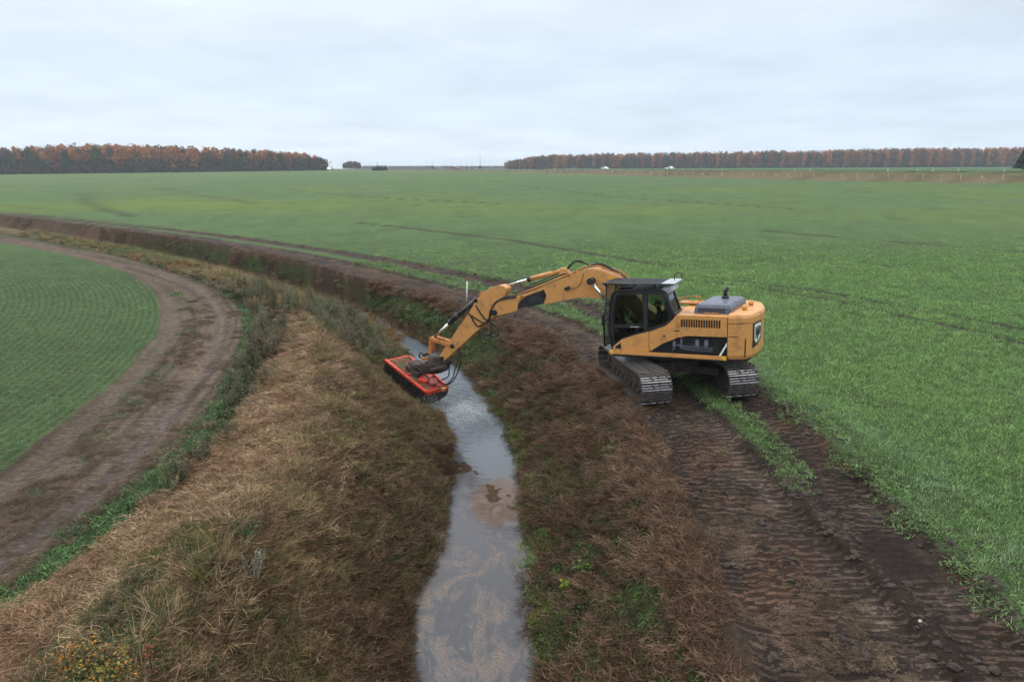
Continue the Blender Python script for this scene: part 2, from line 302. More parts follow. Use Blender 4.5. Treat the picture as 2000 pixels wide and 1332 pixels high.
def terrain(P, need=True):
    n = len(P); zf, fs = zfull_far(P)
    D = {k: np.full(n, -99. if k != 'LM' else -99., np.float32) for k in ORDER}; al = np.zeros(n, np.float32)
    near = (np.abs(P[:, 0]) < 160) & (P[:, 1] > -60) & (P[:, 1] < 190)
    # default outside: on the right of everything if beyond, else left field
    Q = P[near]
    for k in ORDER:
        if k in ('R2', 'W1'): s, a = sdist(Q, CV[k], True); (al_ := al); al[near] = np.where(D['LS'][near] > 0, a, al[near]) if k == 'R2' else a
        else: s = sdist(Q, CV[k])
        D[k][near] = s
    far_m = ~near
    for k in ORDER: D[k][far_m] = np.where(P[far_m, 1] > -60, 150, np.where(P[far_m, 0] > 0, 50, -50))
    fr = lambda a, b: np.clip(D[a]/(D[a]-D[b]+1e-6), 0, 1)
    z = np.zeros(n); ybig = sst(60, 120, P[:, 1])
    inn = lambda a, b: (D[a] > 0) & (D[b] <= 0)
    t = fr('LG', 'LF'); m = inn('LG', 'LF'); z[m] = -.4*np.sin(math.pi*t[m])*sst(12, 15, P[m, 1])
    t = fr('LF', 'LB'); m = inn('LF', 'LB'); z[m] = (.5*sst(-.05, 1.1, t[m])**.8)*(1-.95*sst(21, 31, P[m, 1]))
    t = fr('LB', 'WL'); m = inn('LB', 'WL'); tt = t[m]; LH = .5*(1-.95*sst(21, 31, P[m, 1])); z[m] = LH-(1.74+LH)*(.55*tt+.45*sst(0, 1, tt))
    m = inn('WL', 'WR'); t = fr('WL', 'WR'); dryf = sst(31, 34, P[:, 1]); z[m] = -1.74-.4*np.sin(math.pi*t[m])*(1-dryf[m])+.14*dryf[m]
    m = inn('WR', 'RB'); t = fr('WR', 'RB'); tt = t[m]; z[m] = -1.74+1.74*(.6*tt+.4*sst(0, 1, tt))
    bank = ((D['LB'] > 0) & (D['RB'] < 0))
    # a small mud spit reaching into the water
    g = np.exp(-(((P[:, 0]+1.55)*.8+(P[:, 1]-17.7)*.35)**2/.5+((P[:, 1]-17.7)-(P[:, 0]+1.55)*-1.)**2/.9)); z = np.where(bank, z+.60*g, z)
    sh = np.exp(-(((P[:, 0]+.35)/.5)**2+((P[:, 1]-15.6)/.8)**2)); z = np.where(inn('WL', 'WR'), np.minimum(z+.36*sh, -1.705), z)
    # ruts
    W = fbm(P, .8, 3, 5)-.5
    mudR = (D['RB'] > -.1+W*.8) & (D['R3'] < .2+W*.7)
    cl = lambda k, w: np.exp(-(D[k]/w)**2)
    z -= .07*np.where((D['RB'] > 0) & (D['R1'] < 0), sst(0, .4, D['RB'])*sst(0, .25, -D['R1']), 0)
    z -= .10*np.where((D['R2'] > 0) & (D['R3'] < 0), sst(0, .3, D['R2'])*sst(0, .3, -D['R3']), 0)
    rid = .055*np.where((D['R1'] > -.12) & (D['R2'] < .12), 1, 0)*(.1+1.5*fbm(P, 4, 4, 8)); z += rid*(1-sst(40, 60, P[:, 1]))
    z += .10*cl('R3', .25)*fbm(P, 2.5, 3, 12)
    z += .07*np.exp(-((D['R1']+1.15+.3*W)/.13)**2)*fbm(P, 1.2, 3, 14)+.05*np.exp(-((D['RB']-.9)/.14)**2)*fbm(P, 1., 3, 15)
    road = (D['LM'] > 0) & (D['LS'] < 0)
    z -= np.where(road, .06*np.exp(-(D['W1']/.3)**2)+.05*np.exp(-((D['W1']+1.75)/.28)**2)+.07*np.exp(-((D['LM']-.45)/.28)**2), 0)
    z += np.where(road, .05*np.exp(-((D['W1']-.55)/.2)**2)+.05*np.exp(-((D['LM']-1.0)/.3)**2), 0)
    z += .09*np.exp(-((D['RB']+.15+.4*W)/.22)**2)*(.4+fbm(P, 1.3, 3, 803))
    zp, wp = pad(P); gm = ~bank
    raise_ = np.where(D['RB'] > 0, zp, zp*sst(-3.2, 0, D['RB'])); z = z*(1-wp)+(z*.0+raise_)*wp if False else z+wp*np.where(D['RB'] > -3, raise_*sst(-3, 0, D['RB']), 0)
    ua = (P[:, 0]+4.62)*.718+(P[:, 1]-24.05)*-.696; va = (P[:, 0]+4.62)*.696+(P[:, 1]-24.05)*.718
    z -= .50*sst(-.7, -.2, ua)*(1-sst(2.3, 2.8, ua))*sst(-1.3, -.6, va)*(1-sst(1.0, 1.6, va))*(D['WL'] < 0)
    nearw = 1-sst(45, 90, P[:, 1])
    fine = fbm(P, 5., 4, 21)-.5; med = fbm(P, 1.1, 3, 25)-.5
    amp = np.where(bank, .16, np.where(inn('LF', 'LB') | inn('LG', 'LF'), .13, np.where(mudR | road, .05, .03)))
    wet = sst(-.0, .25, np.where(inn('WL', 'WR'), 0, 1)*1.)
    z += nearw*(fine*amp+med*amp*1.3)*np.where(inn('WL', 'WR'), .15, 1)
    return z+zf, D, al, dict(bank=bank, mudR=mudR, road=road, W=W, fs=fs, fine=fine, med=med, g=g, rid=rid > 0, sh=sh)

# tramlines in the crop (world metres)
TRAM = [np.array(q, np.float32) for q in ([(10.7, 41.6), (14.1, 38.9), (17.1, 35.4), (18.9, 31.3), (21, 27.3), (24, 21)], [(10.3, 40.2), (13.6, 37.3), (16.2, 33.2), (17.7, 29.3), (18.6, 27.4), (19.3, 25), (21, 20)],
    [(-150, 250), (-74, 121), (-56, 99), (-50, 92)], [(-137, 214), (-62, 105), (-50, 91)], [(-160, 300), (-125, 232)], [(-107, 209), (-66, 149), (-41, 115)], [(-92, 122), (-74, 109), (-66, 107)],
    [(1, 190), (19, 131), (40, 100)], [(-58, 179), (-30, 138), (0, 112)], [(26, 71), (33, 63), (41, 54), (52, 40)], [(-18, 81), (0, 63), (10.4, 46)])]
def tramw(P):
    w = np.zeros(len(P)); m = (P[:, 1] > 10) & (P[:, 1] < 200) & (np.abs(P[:, 0]) < 120)
    for i, t in enumerate(TRAM):
        s = sdist(P[m], t); wd = .27 if i < 2 else .45
        w[m] = np.maximum(w[m], np.exp(-(s/wd)**2)*sst(.22, .42, fbm(P[m], .35, 3, 40+i)))
    return w
def mixc(a, b, w): return a*(1-w[:, None])+np.array(b)*w[:, None]
def gcolor(P, z, D, X, AL_):
    n = len(P); W = X['W']; n1 = fbm(P, .25, 4, 31); n2 = fbm(P, 1.6, 4, 33); n3 = fbm(P, 7, 3, 35); big = fbm(P, .03, 3, 37)
    FG = np.array((.128, .212, .08)); FY = np.array((.175, .24, .06))
    c = np.repeat(FG[None], n, 0)
    c = mixc(c, FY, sst(.45, .7, big)*.55*sst(40, 110, P[:, 1]))
    c = mixc(c, (.09, .155, .065), sst(.5, .75, n1)*.4)
    # yellowish band across the far field
    c = mixc(c, (.19, .26, .045), .6*np.exp(-((P[:, 1]-118-.1*P[:, 0])/22)**2)*sst(.35, .7, fbm(P*np.array([.3, 1]), .05, 3, 61)))
    far = sst(30, 75, P[:, 1])
    c = c*(1-(1-far)[:, None]*.25)  # under the modelled crop the soil shows
    soil = (.075, .055, .038)
    c = mixc(c, soil, (1-far)*sst(.4, .6, n3)*.35)
    c = mixc(c, (.07, .056, .04), tramw(P)*.95)
    c = mixc(c, (.10, .072, .05), ((D['LM'] > .1) & (D['R3'] < -.1))*1.)
    mud = np.array((.046, .032, .025))
    DRY = (.27, .185, .115); BR = (.12, .076, .046); GR = (.055, .085, .03)
    # right hand mud
    mR = sst(-.25, .15, D['RB']+W*1.1)*sst(-.3, .35, -D['R3']+W*1.2+(n3-.5)*.8)
    mc = np.repeat(mud[None], n, 0); mc = mixc(mc, (.080, .058, .046), sst(.45, .7, n2)*.7); mc = mixc(mc, (.085, .048, .03), sst(.5, .7, fbm(P, .7, 4, 44))*.75)
    mc = mixc(mc, (.02, .015, .013), sst(.55, .75, n3)*.6)
    # paler smooth band where the rut has dried
    mc = mixc(mc, (.105, .078, .062), np.exp(-((D['R1']+.45)/.25)**2)*.6*sst(.35, .6, n2))
    c = c*(1-mR[:, None])+mc*mR[:, None]
    st = sst(-.02, .15, D['R1']+W*.3)*sst(-.02, .15, -D['R2']+W*.3)
    c = mixc(c, (.10, .16, .055), st*sst(12.8, 14.5, P[:, 1]+W*4)*sst(.25, .45, n2+.12)); c = mixc(c, (.13, .095, .062), st*(1-sst(12.8, 14.5, P[:, 1]+W*4))*sst(.35, .6, n3))
    # left dirt road
    rd = sst(-.1, .12, D['LM']+W*.5)*sst(-.15, .2, -D['LS']+W*.5)
    rc = np.repeat(np.array((.145, .108, .078))[None], n, 0); rc = mixc(rc, (.10, .073, .052), sst(.4, .65, n2)*.6); rc = mixc(rc, (.20, .15, .105), sst(.5, .7, n3)*.6)
    ln = vnoise(D['W1']*5.5+.6*W, AL_/9., 3)*.6+vnoise(D['W1']*12+W, AL_/5., 4)*.4; rc = rc*(.62+.76*sst(.25, .75, ln))[:, None]
    rc = mixc(rc, (.20, .158, .14), np.exp(-((D['W1']+.25*W)/.30)**2)*.75*sst(.35, .6, n2+.05)); rc = mixc(rc, (.15, .118, .10), np.exp(-((D['W1']+1.75)/.3)**2)*.5)
    rc = mixc(rc, (.19, .15, .11), np.exp(-((D['LM']-.45+.3*W)/.25)**2)*.85)
    rc = mixc(rc, (.075, .125, .045), np.exp(-((D['LM']-1.15)/.3)**2)*.3*sst(.45, .6, n2)*(1-sst(30, 40, P[:, 1])))
    c = c*(1-rd[:, None])+rc*rd[:, None]
    gs = sst(-.1, .1, D['LS']+W*.4)*sst(-.05, .1, -D['LG'])
    c = mixc(c, (.06, .12, .04), gs*.9)
    gu = sst(-.1, .15, D['LG'])*sst(-.2, .1, -D['LF']); c = mixc(c, (.05, .055, .03), gu)
    c = mixc(c, (.2, .15, .1), gu*sst(.5, .65, n2)*.5)
    be = sst(-.1, .1, D['LF']+W*.3)*sst(-1, .3, -D['LB']+W)
    c = mixc(c, DRY, be); c = mixc(c, (.17, .115, .07), be*sst(.45, .65, n2)); c = mixc(c, (.13, .14, .06), be*sst(22, 30, P[:, 1])*.5)
    sl = sst(0, .5, D['LB']+W*1.2)*(D['WL'] < 0)
    c = mixc(c, BR, sl); c = mixc(c, (.06, .038, .026), sl*sst(.45, .65, n2)*.8); c = mixc(c, (.12, .10, .045), sl*sst(.5, .7, n1)*.6)
    rb = (D['WR'] > 0)*sst(-.1, .35, -D['RB']+W*.8)
    c = mixc(c, (.10, .063, .04), rb); c = mixc(c, (.045, .03, .021), rb*sst(.45, .65, n2)*.8); tf_ = np.clip(D['WR']/(D['WR']-D['RB']+1e-6), 0, 1)+W*.35; c = mixc(c, (.08, .125, .04), rb*sst(.15, .3, tf_)*(1-sst(.6, .75, tf_))*sst(24, 30, P[:, 1])*.9*sst(.30, .38, fbm(P, .16, 3, 611))); c = mixc(c, (.17, .11, .072), rb*sst(.65, .8, tf_)*sst(24, 30, P[:, 1])*.8); c = mixc(c, GR, rb*(D['RB'] < -.6)*sst(.45, .6, n1*.6+fbm(P, .6, 3, 51)*.4)*.8)
    wb = ((D['WL'] > 0) & (D['WR'] < 0)); c = np.where(wb[:, None], np.array((.12, .075, .045)), c)
    # verge, road bank beyond the fence
    fs = X['fs']; vb = (fs > -1)*(1-sst(12, 15, fs)); c = mixc(c, (.20, .15, .075), vb*1.); c = mixc(c, (.11, .105, .05), vb*sst(.4, .6, fbm(P*np.array([.4, 1]), .12, 4, 71))*.8); c = mixc(c, (.25, .2, .13), vb*np.exp(-((fs-3)/1.6)**2)*.8)
    bey = sst(22, 26, fs); c = mixc(c, (.085, .17, .065), bey*.8)
    wetv = np.clip(mR*.8+wb*.8, 0, 1)
    return np.clip(c, 0, 1), mR, rd, wetv

def axis_pts():
    ys = [-300, -150, -60, -20, 0, 3]; y = 5.2
    while y < 3400:
        ys.append(y); y += max(.045, .0052*y) if y < 75 else .022*y
    xs = list(np.arange(-14, 15, .062)); s = .062; x = xs[-1]; r = []
    while x < 3300: s *= 1.012 if x < 40 else 1.07; x += s; r.append(x)
    s = .062; x = -14.; l = []
    while x > -3300: s *= 1.010 if x > -60 else 1.07; x -= s; l.append(x)
    return np.array(l[::-1]+xs+r), np.array(ys)
XS, YS = axis_pts()
gx, gy = np.meshgrid(XS, YS); P = np.stack([gx.ravel(), gy.ravel()], 1)
Z, D, AL, X = terrain(P); COL, mR, rd, wetv = gcolor(P, Z, D, X, AL)
nx, ny = len(XS), len(YS); print('ground grid', nx, ny)
idx = np.arange(nx*ny).reshape(ny, nx)
F4 = np.stack([idx[:-1, :-1], idx[:-1, 1:], idx[1:, 1:], idx[1:, :-1]], -1).reshape(-1, 4)
me = bpy.data.meshes.new('ground'); me.vertices.add(nx*ny); me.loops.add(F4.size); me.polygons.add(len(F4))
me.vertices.foreach_set('co', np.column_stack([P, Z]).astype(np.float32).ravel())
me.loops.foreach_set('vertex_index', F4.ravel().astype(np.int32)); me.polygons.foreach_set('loop_start', (np.arange(len(F4))*4).astype(np.int32))
me.polygons.foreach_set('use_smooth', np.ones(len(F4), bool)); me.update()
def fattr(me, name, a, t='FLOAT', dom='POINT'):
    at = me.attributes.new(name, t, dom)
    if t == 'FLOAT': at.data.foreach_set('value', np.asarray(a, np.float32))
    elif t == 'INT': at.data.foreach_set('value', np.asarray(a, np.int32))
    elif t == 'FLOAT_VECTOR': at.data.foreach_set('vector', np.asarray(a, np.float32).ravel())
    else: at.data.foreach_set('color', np.column_stack([a, np.ones(len(a))]).astype(np.float32).ravel())
fattr(me, 'soil', COL, 'FLOAT_COLOR'); fattr(me, 'wet', wetv); fattr(me, 'along', AL)
rightside = D['RB'] > 0
cleat = np.where(rightside, mR*(1-X['rid']), 0)*sst(.30, .5, fbm(P, .5, 3, 91)+.14)
tyre = np.where(D['LS'] < 0, rd, 0)*np.clip(np.exp(-(D['W1']/.75)**2)+np.exp(-((D['W1']+1.75)/.5)**2)*.7+.25, 0, 1)
fattr(me, 'cleat', cleat); fattr(me, 'tyre', tyre); fattr(me, 'rowd', D['LM']); fattr(me, 'rowm', np.where(D['LM'] < 0, 1, 0)*(1-sst(70, 120, P[:, 1])))
ground = link_mesh('ground', me); setp(ground, 'rolling farmland with a drainage ditch, rutted mud and green crop fields', None, None, 'structure')
def groundmat():
    m, nt, b, o = newmat('ground_soil'); L = nt.links.new
    at = lambda n: N(nt, 'ShaderNodeAttribute', attribute_name=n)
    c = at('soil'); w = at('wet'); al = at('along'); cl = at('cleat'); ty = at('tyre'); rw = at('rowd'); rm = at('rowm')
    tc = N(nt, 'ShaderNodeNewGeometry'); pos = tc.outputs['Position']
    n1 = N(nt, 'ShaderNodeTexNoise', i_Scale=9., i_Detail=8., i_Roughness=.7); n2 = N(nt, 'ShaderNodeTexNoise', i_Scale=.5, i_Detail=8., i_Roughness=.7); n3 = N(nt, 'ShaderNodeTexNoise', i_Scale=.12, i_Detail=9., i_Roughness=.75)
    for q in (n1, n2, n3): L(pos, q.inputs[0])
    def mrange(src, a, b_, c_, d): r = N(nt, 'ShaderNodeMapRange', n1=a, n2=b_, n3=c_, n4=d); L(src, r.inputs[0]); return r.outputs[0]
    def mth(op, a, b_=None, v=None):
        q = N(nt, 'ShaderNodeMath', operation=op); L(a, q.inputs[0])
        if b_ is not None: L(b_, q.inputs[1])
        if v is not None: q.inputs[1].default_value = v
        return q.outputs[0]
    f = mth('MULTIPLY', mrange(n1.outputs[0], .3, .7, .62, 1.45), mrange(n2.outputs[0], .3, .7, .82, 1.2)); f = mth('MULTIPLY', f, mrange(n3.outputs[0], .3, .7, .84, 1.16))
    # cleat prints: warped bars across the direction of travel
    nw = N(nt, 'ShaderNodeTexNoise', i_Scale=2.2, i_Detail=4., i_Roughness=.7); L(pos, nw.inputs[0])
    warp = mrange(nw.outputs[0], 0, 1, -.05, .05); warp = mth('ADD', warp, mrange(nw.outputs[0], .49, .51, 0, .09))
    nb = N(nt, 'ShaderNodeTexNoise', i_Scale=14., i_Detail=5., i_Roughness=.75); mpb = N(nt, 'ShaderNodeMapping'); mpb.inputs['Scale'].default_value = (.45, 1, 1); L(pos, mpb.inputs[0]); L(mpb.outputs[0], nb.inputs[0])
    nc = N(nt, 'ShaderNodeTexNoise', i_Scale=34., i_Detail=4., i_Roughness=.75); L(pos, nc.inputs[0])
    brk = mrange(nb.outputs[0], .30, .47, .1, 1)
    def bars(period, mask, lo=-.2, hi=.7):
        s = mth('SINE', mth('MULTIPLY', mth('ADD', al.outputs['Fac'], warp), v=2*math.pi/period)); return mth('MULTIPLY', mth('MULTIPLY', mrange(s, lo, hi, 0, 1), mask), brk)
    bc = bars(.197, cl.outputs['Fac'], .0, .4); bt = bars(.26, ty.outputs['Fac'])
    f = mth('MULTIPLY', f, mrange(bc, 0, 1, .6, 1.7)); f = mth('MULTIPLY', f, mrange(nc.outputs[0], .3, .7, .65, 1.4)); f = mth('MULTIPLY', f, mrange(bt, 0, 1, .93, 1.32))
    rs = mth('SINE', mth('MULTIPLY', mth('ADD', rw.outputs['Fac'], mrange(nw.outputs[0], 0, 1, -.04, .04)), v=2*math.pi/.27)); f = mth('MULTIPLY', f, mrange(mth('MULTIPLY', rs, rm.outputs['Fac']), -1, 1, 1.25, .75))
    sca = N(nt, 'ShaderNodeVectorMath', operation='SCALE'); L(c.outputs['Color'], sca.inputs[0]); L(f, sca.inputs['Scale']); L(sca.outputs[0], b.inputs['Base Color'])
    L(mrange(w.outputs['Fac'], 0, 1, .98, .8), b.inputs['Roughness']); b.inputs['Specular IOR Level'].default_value = .12
    hh = mth('ADD', mth('ADD', mth('MULTIPLY', n1.outputs[0], v=.07), mth('MULTIPLY', nc.outputs[0], v=.03)), mth('MULTIPLY', bc, v=.035)); hh = mth('ADD', hh, mth('MULTIPLY', bt, v=.022))
    bp = N(nt, 'ShaderNodeBump', i_Strength=1., i_Distance=1.); L(hh, bp.inputs['Height']); L(bp.outputs[0], b.inputs['Normal'])
    return m
me.materials.append(groundmat())
def zat(x, y):
    return float(terrain(np.array([[x, y]], float))[0][0])

# ------------------------------------------------------------------ ditch water
WZ = -1.70
a, b = CV['WL'], CV['WR']
def by_y(c, ys):
    m = (c[:, 1] > 0) & (c[:, 1] < 48); return np.interp(ys, c[m, 1], c[m, 0])
yy = np.arange(2., 40, .12); xl = by_y(a, yy)-.5; xr = by_y(b, yy)+.5; K = 14
V = np.array([(xl[i]+(xr[i]-xl[i])*k/K, yy[i], WZ) for i in range(len(yy)) for k in range(K+1)])
Fq = [(i*(K+1)+k, i*(K+1)+k+1, (i+1)*(K+1)+k+1, (i+1)*(K+1)+k) for i in range(len(yy)-1) for k in range(K)]
def watermat():
    m, nt, b, o = newmat('ditch_water'); L = nt.links.new; g = N(nt, 'ShaderNodeNewGeometry'); pos = g.outputs['Position']
    def mrange(src, a, b_, c_, d): r = N(nt, 'ShaderNodeMapRange', n1=a, n2=b_, n3=c_, n4=d); L(src, r.inputs[0]); return r.outputs[0]
    def mth(op, a, b_=None, v=None):
        q = N(nt, 'ShaderNodeMath', operation=op); L(a, q.inputs[0])
        if b_ is not None: L(b_, q.inputs[1])
        if v is not None: q.inputs[1].default_value = v
        return q.outputs[0]
    mp = N(nt, 'ShaderNodeMapping'); mp.inputs['Scale'].default_value = (1.3, .7, 1); L(pos, mp.inputs[0])
    n1 = N(nt, 'ShaderNodeTexNoise', i_Scale=1.5, i_Detail=12., i_Roughness=.72, i_Distortion=1.2); L(mp.outputs[0], n1.inputs[0])
    n2 = N(nt, 'ShaderNodeTexNoise', i_Scale=26., i_Detail=4., i_Roughness=.7); L(pos, n2.inputs[0])
    sp = N(nt, 'ShaderNodeSeparateXYZ'); L(pos, sp.inputs[0])
    nearw = mrange(sp.outputs[1], 17.5, 14.0, 0, 1)
    scum = mth('MULTIPLY', mrange(n1.outputs[0], .47, .63, 0, .85), mrange(n2.outputs[0], .38, .62, .1, 1)); scum = mth('MULTIPLY', scum, nearw)
    # brown shoal
    def dist(cx, cy, sx, sy):
        v = N(nt, 'ShaderNodeVectorMath', operation='SUBTRACT'); L(pos, v.inputs[0]); v.inputs[1].default_value = (cx, cy, WZ)
        w = N(nt, 'ShaderNodeVectorMath', operation='DIVIDE'); L(v.outputs[0], w.inputs[0]); w.inputs[1].default_value = (sx, sy, 1)
        l = N(nt, 'ShaderNodeVectorMath', operation='LENGTH'); L(w.outputs[0], l.inputs[0]); return l.outputs['Value']
    nd = mrange(n1.outputs[0], .3, .7, -.45, .45)
    shoal = mrange(mth('ADD', dist(-.35, 15.7, .75, 1.25), nd), 1.0, .8, 0, .9)
    foam = mth('MULTIPLY', mrange(mth('ADD', dist(-1.9, 22.3, 1.25, 1.5), nd), 1.1, .2, 0, 1), mrange(n2.outputs[0], .42, .62, .1, 1))
    def mix(fac, a_, b_):
        q = N(nt, 'ShaderNodeMix', data_type='RGBA'); L(fac, q.inputs[0])
        if isinstance(a_, tuple): q.inputs[6].default_value = (*a_, 1)
        else: L(a_, q.inputs[6])
        q.inputs[7].default_value = (*b_, 1); return q.outputs[2]
    c = mix(mrange(sp.outputs[1], 12, 24, 0, 1), (.062, .062, .068), (.10, .12, .14)); c = mix(shoal, c, (.10, .065, .045)); c = mix(scum, c, (.23, .16, .115)); c = mix(foam, c, (.42, .43, .46)); L(c, b.inputs['Base Color'])  # sky reflection on the farther water is painted into the base colour
    any_ = mth('MAXIMUM', scum, mth('MAXIMUM', foam, mth('MULTIPLY', shoal, v=.25))); L(mrange(any_, 0, 1, .045, .6), b.inputs['Roughness'])
    b.inputs['IOR'].default_value = 1.33; b.inputs['Specular IOR Level'].default_value = .6
    rip = N(nt, 'ShaderNodeTexNoise', i_Scale=5., i_Detail=3.); mp2 = N(nt, 'ShaderNodeMapping'); mp2.inputs['Scale'].default_value = (.6, 1.6, 1); L(pos, mp2.inputs[0]); L(mp2.outputs[0], rip.inputs[0])
    act = mrange(dist(-1.9, 22.4, 2.2, 3.2), 1.2, .2, .006, .16)
    hh = mth('ADD', mth('MULTIPLY', rip.outputs[0], act), mth('MULTIPLY', scum, v=.006))
    bp = N(nt, 'ShaderNodeBump', i_Strength=1., i_Distance=1.); L(hh, bp.inputs['Height']); L(bp.outputs[0], b.inputs['Normal'])
    return m
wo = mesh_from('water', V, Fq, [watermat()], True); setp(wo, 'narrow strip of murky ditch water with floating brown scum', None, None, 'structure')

# ------------------------------------------------------------------ plant tufts (sources for the stuff)
hid = bpy.data.collections.new('plant_sources')
def blade_mesh(name, n, rad, hmin, hmax, width, lean=(.1, .6), droop=.4, seg=3, seed=0, flat=False, leafy=0, mat=None):
    r = random.Random(seed); V = []; Fc = []; bv = []
    def strip(p0, d, h, w, dr, val, sg=seg):
        side = Vector((-d.y, d.x, 0))
        if side.length < 1e-3: side = Vector((1, 0, 0))
        side.normalize(); ang = r.random()*math.pi; side = (side*math.cos(ang)+Vector((d.y*.2, -d.x*.2, 1)).normalized()*math.sin(ang)) if flat else side
        prev = None; p = Vector(p0); dd = Vector(d).normalized(); hz = Vector((d.x, d.y, 0))
        for i in range(sg+1):
            t = i/sg; ww = w*(1-t**1.6)*.5+.0006; k = len(V)
            if i == sg: V.append(tuple(p)); bv.append(val)
            else: V.extend([tuple(p-side*ww), tuple(p+side*ww)]); bv.extend([val, val])
            if prev is not None:
                if i == sg: Fc.append((prev, prev+1, k))
                else: Fc.append((prev, prev+1, k+1, k))
            prev = k; dd = (dd+hz*dr/sg-Vector((0, 0, dr*.9/sg))*(t+.3)).normalized(); p = p+dd*h/sg
    for i in range(n):
        q = rad*math.sqrt(r.random()); t = r.random()*2*math.pi; th = r.random()*2*math.pi; ln = r.uniform(*lean); h = r.uniform(hmin, hmax); val = r.random()
        p0 = (q*math.cos(t), q*math.sin(t), r.uniform(0, .06) if flat else -.02)
        if flat: d = Vector((math.cos(th), math.sin(th), r.uniform(-.05, .25)))
        else: d = Vector((math.cos(th)*ln, math.sin(th)*ln, 1)).normalized()
        strip(p0, d, h, width*r.uniform(.7, 1.3), droop*r.uniform(.5, 1.5), val)
        for j in range(leafy):
            f = r.uniform(.25, 1); a2 = r.random()*2*math.pi; pp = Vector(p0)+d*h*f
            strip(pp, Vector((math.cos(a2), math.sin(a2), r.uniform(.1, .8))), h*.17, width*2.2, .5, min(1, max(0, val+r.uniform(-.3, .3))), 2)
    me = bpy.data.meshes.new(name); me.from_pydata(V, [], Fc); fattr(me, 'bv', bv); me.materials.append(mat or PLANT); me.update()
    return me
def source(name, meshes):
    c = bpy.data.collections.new(name)
    for i, m_ in enumerate(meshes):
        o = bpy.data.objects.new(m_.name, m_); c.objects.link(o)
    return c
S = dict(
 crop=source('crop', [blade_mesh('crop_tuft', 34, .21, .06, .14, .011, (.2, 1.2), .7, 2, s) for s in range(3)]),
 weed=source('weed', [blade_mesh('weed_tuft', 42, .18, .04, .10, .014, (.4, 1.8), .6, 2, 10+s) for s in range(3)]),
 dry=source('dry', [blade_mesh('dry_tuft', 48, .14, .35, .75, .011, (.15, .8), .9, 4, 20+s) for s in range(3)]),
 mulch=source('mulch', [blade_mesh('mulch_patch', 150, .27, .06, .21, .0075, flat=True, droop=.35, seg=3, seed=30+s) for s in range(4)]),
 bankg=source('bankg', [blade_mesh('bank_tuft', 42, .13, .2, .45, .014, (.3, 1.1), 1.2, 4, 40+s) for s in range(3)]),
 tall=source('tall', [blade_mesh('tall_weed', 9, .12, .55, .95, .010, (.05, .3), .1, 3, 50+s, leafy=11) for s in range(3)]),
)
def scatter(name, src, nsrc, pts, z, scl, tint, rot, label):
    n = len(pts); me = bpy.data.meshes.new(name); me.vertices.add(n); me.vertices.foreach_set('co', np.column_stack([pts, z]).astype(np.float32).ravel())
    fattr(me, 'scl', scl); fattr(me, 'tint', tint, 'FLOAT_VECTOR'); fattr(me, 'rot', rot, 'FLOAT_VECTOR'); fattr(me, 'pick', rng.integers(0, nsrc, n), 'INT'); me.update()
    o = link_mesh(name, me); setp(o, label, None, None, 'stuff')
    g = bpy.data.node_groups.new(name, 'GeometryNodeTree'); g.interface.new_socket('Geometry', in_out='INPUT', socket_type='NodeSocketGeometry'); g.interface.new_socket('Geometry', in_out='OUTPUT', socket_type='NodeSocketGeometry')
    gi = g.nodes.new('NodeGroupInput'); go = g.nodes.new('NodeGroupOutput'); iop = g.nodes.new('GeometryNodeInstanceOnPoints'); ci = g.nodes.new('GeometryNodeCollectionInfo')
    ci.inputs[0].default_value = S[src]; ci.inputs['Separate Children'].default_value = True; ci.inputs['Reset Children'].default_value = True
    def na(nm, t): q = g.nodes.new('GeometryNodeInputNamedAttribute'); q.data_type = t; q.inputs['Name'].default_value = nm; return q.outputs[0]
    L = g.links.new; L(gi.outputs[0], iop.inputs['Points']); L(ci.outputs[0], iop.inputs['Instance']); iop.inputs['Pick Instance'].default_value = True
    L(na('pick', 'INT'), iop.inputs['Instance Index']); L(na('rot', 'FLOAT_VECTOR'), iop.inputs['Rotation']); L(na('scl', 'FLOAT'), iop.inputs['Scale']); L(iop.outputs[0], go.inputs[0])
    o.modifiers.new('scatter', 'NODES').node_group = g
    return o
def rnd_pts(n, x0, x1, y0, y1, fall=None):
    p = np.column_stack([rng.uniform(x0, x1, n), rng.uniform(y0, y1, n)])
    # keep what the camera sees (with a margin for a step aside)
    k = (np.abs(p[:, 0]) < p[:, 1]*.80+4.5)
    if fall is not None: k &= rng.random(n) < fall(p)
    return p[k]
def normals(P):
    e = .15; z0 = terrain(P)[0]; return z0
def mower_clear(P):
    a = np.array([-4.62, 24.05]); b = np.array([-2.97, 22.45]); d = b-a; L = np.hypot(*d); d = d/L; n = np.array([-d[1], d[0]])
    if n[1] < 0: n = -n
    q = P-a; u = q@d; v = q@n; return (u > -.25) & (u < L+.3) & (v > -.85) & (v < 1.3)
def put(name, src, nsrc, P, keep, tintf, smin, smax, tilt, label, grow=0., zoff=0.):
    crop_ = src == 'crop'
    z, D, al, X = terrain(P); k = keep(P, D, X) & ~mower_clear(P); P = P[k]; z = z[k]; D = {a: v[k] for a, v in D.items()}; X = {a: (v[k] if hasattr(v, '__len__') else v) for a, v in X.items()}
    n = len(P); t = tintf(P, D, X); t = t*rng.uniform(.75, 1.25, (n, 1)); s = rng.uniform(smin, smax, n)*(1+grow*np.clip(P[:, 1]-12, 0, 80)/20)*(1-(.7 if crop_ else 0)*sst(38, 76, P[:, 1]))
    r = np.column_stack([rng.normal(0, tilt, n), rng.normal(0, tilt, n), rng.uniform(0, 6.283, n)])
    bank = (D['LB'] > 0) & (D['RB'] < 0)
    print(name, n); return scatter(name, src, nsrc, P, z+zoff, s, t, r, label)
tc_ = lambda c: np.array(c)
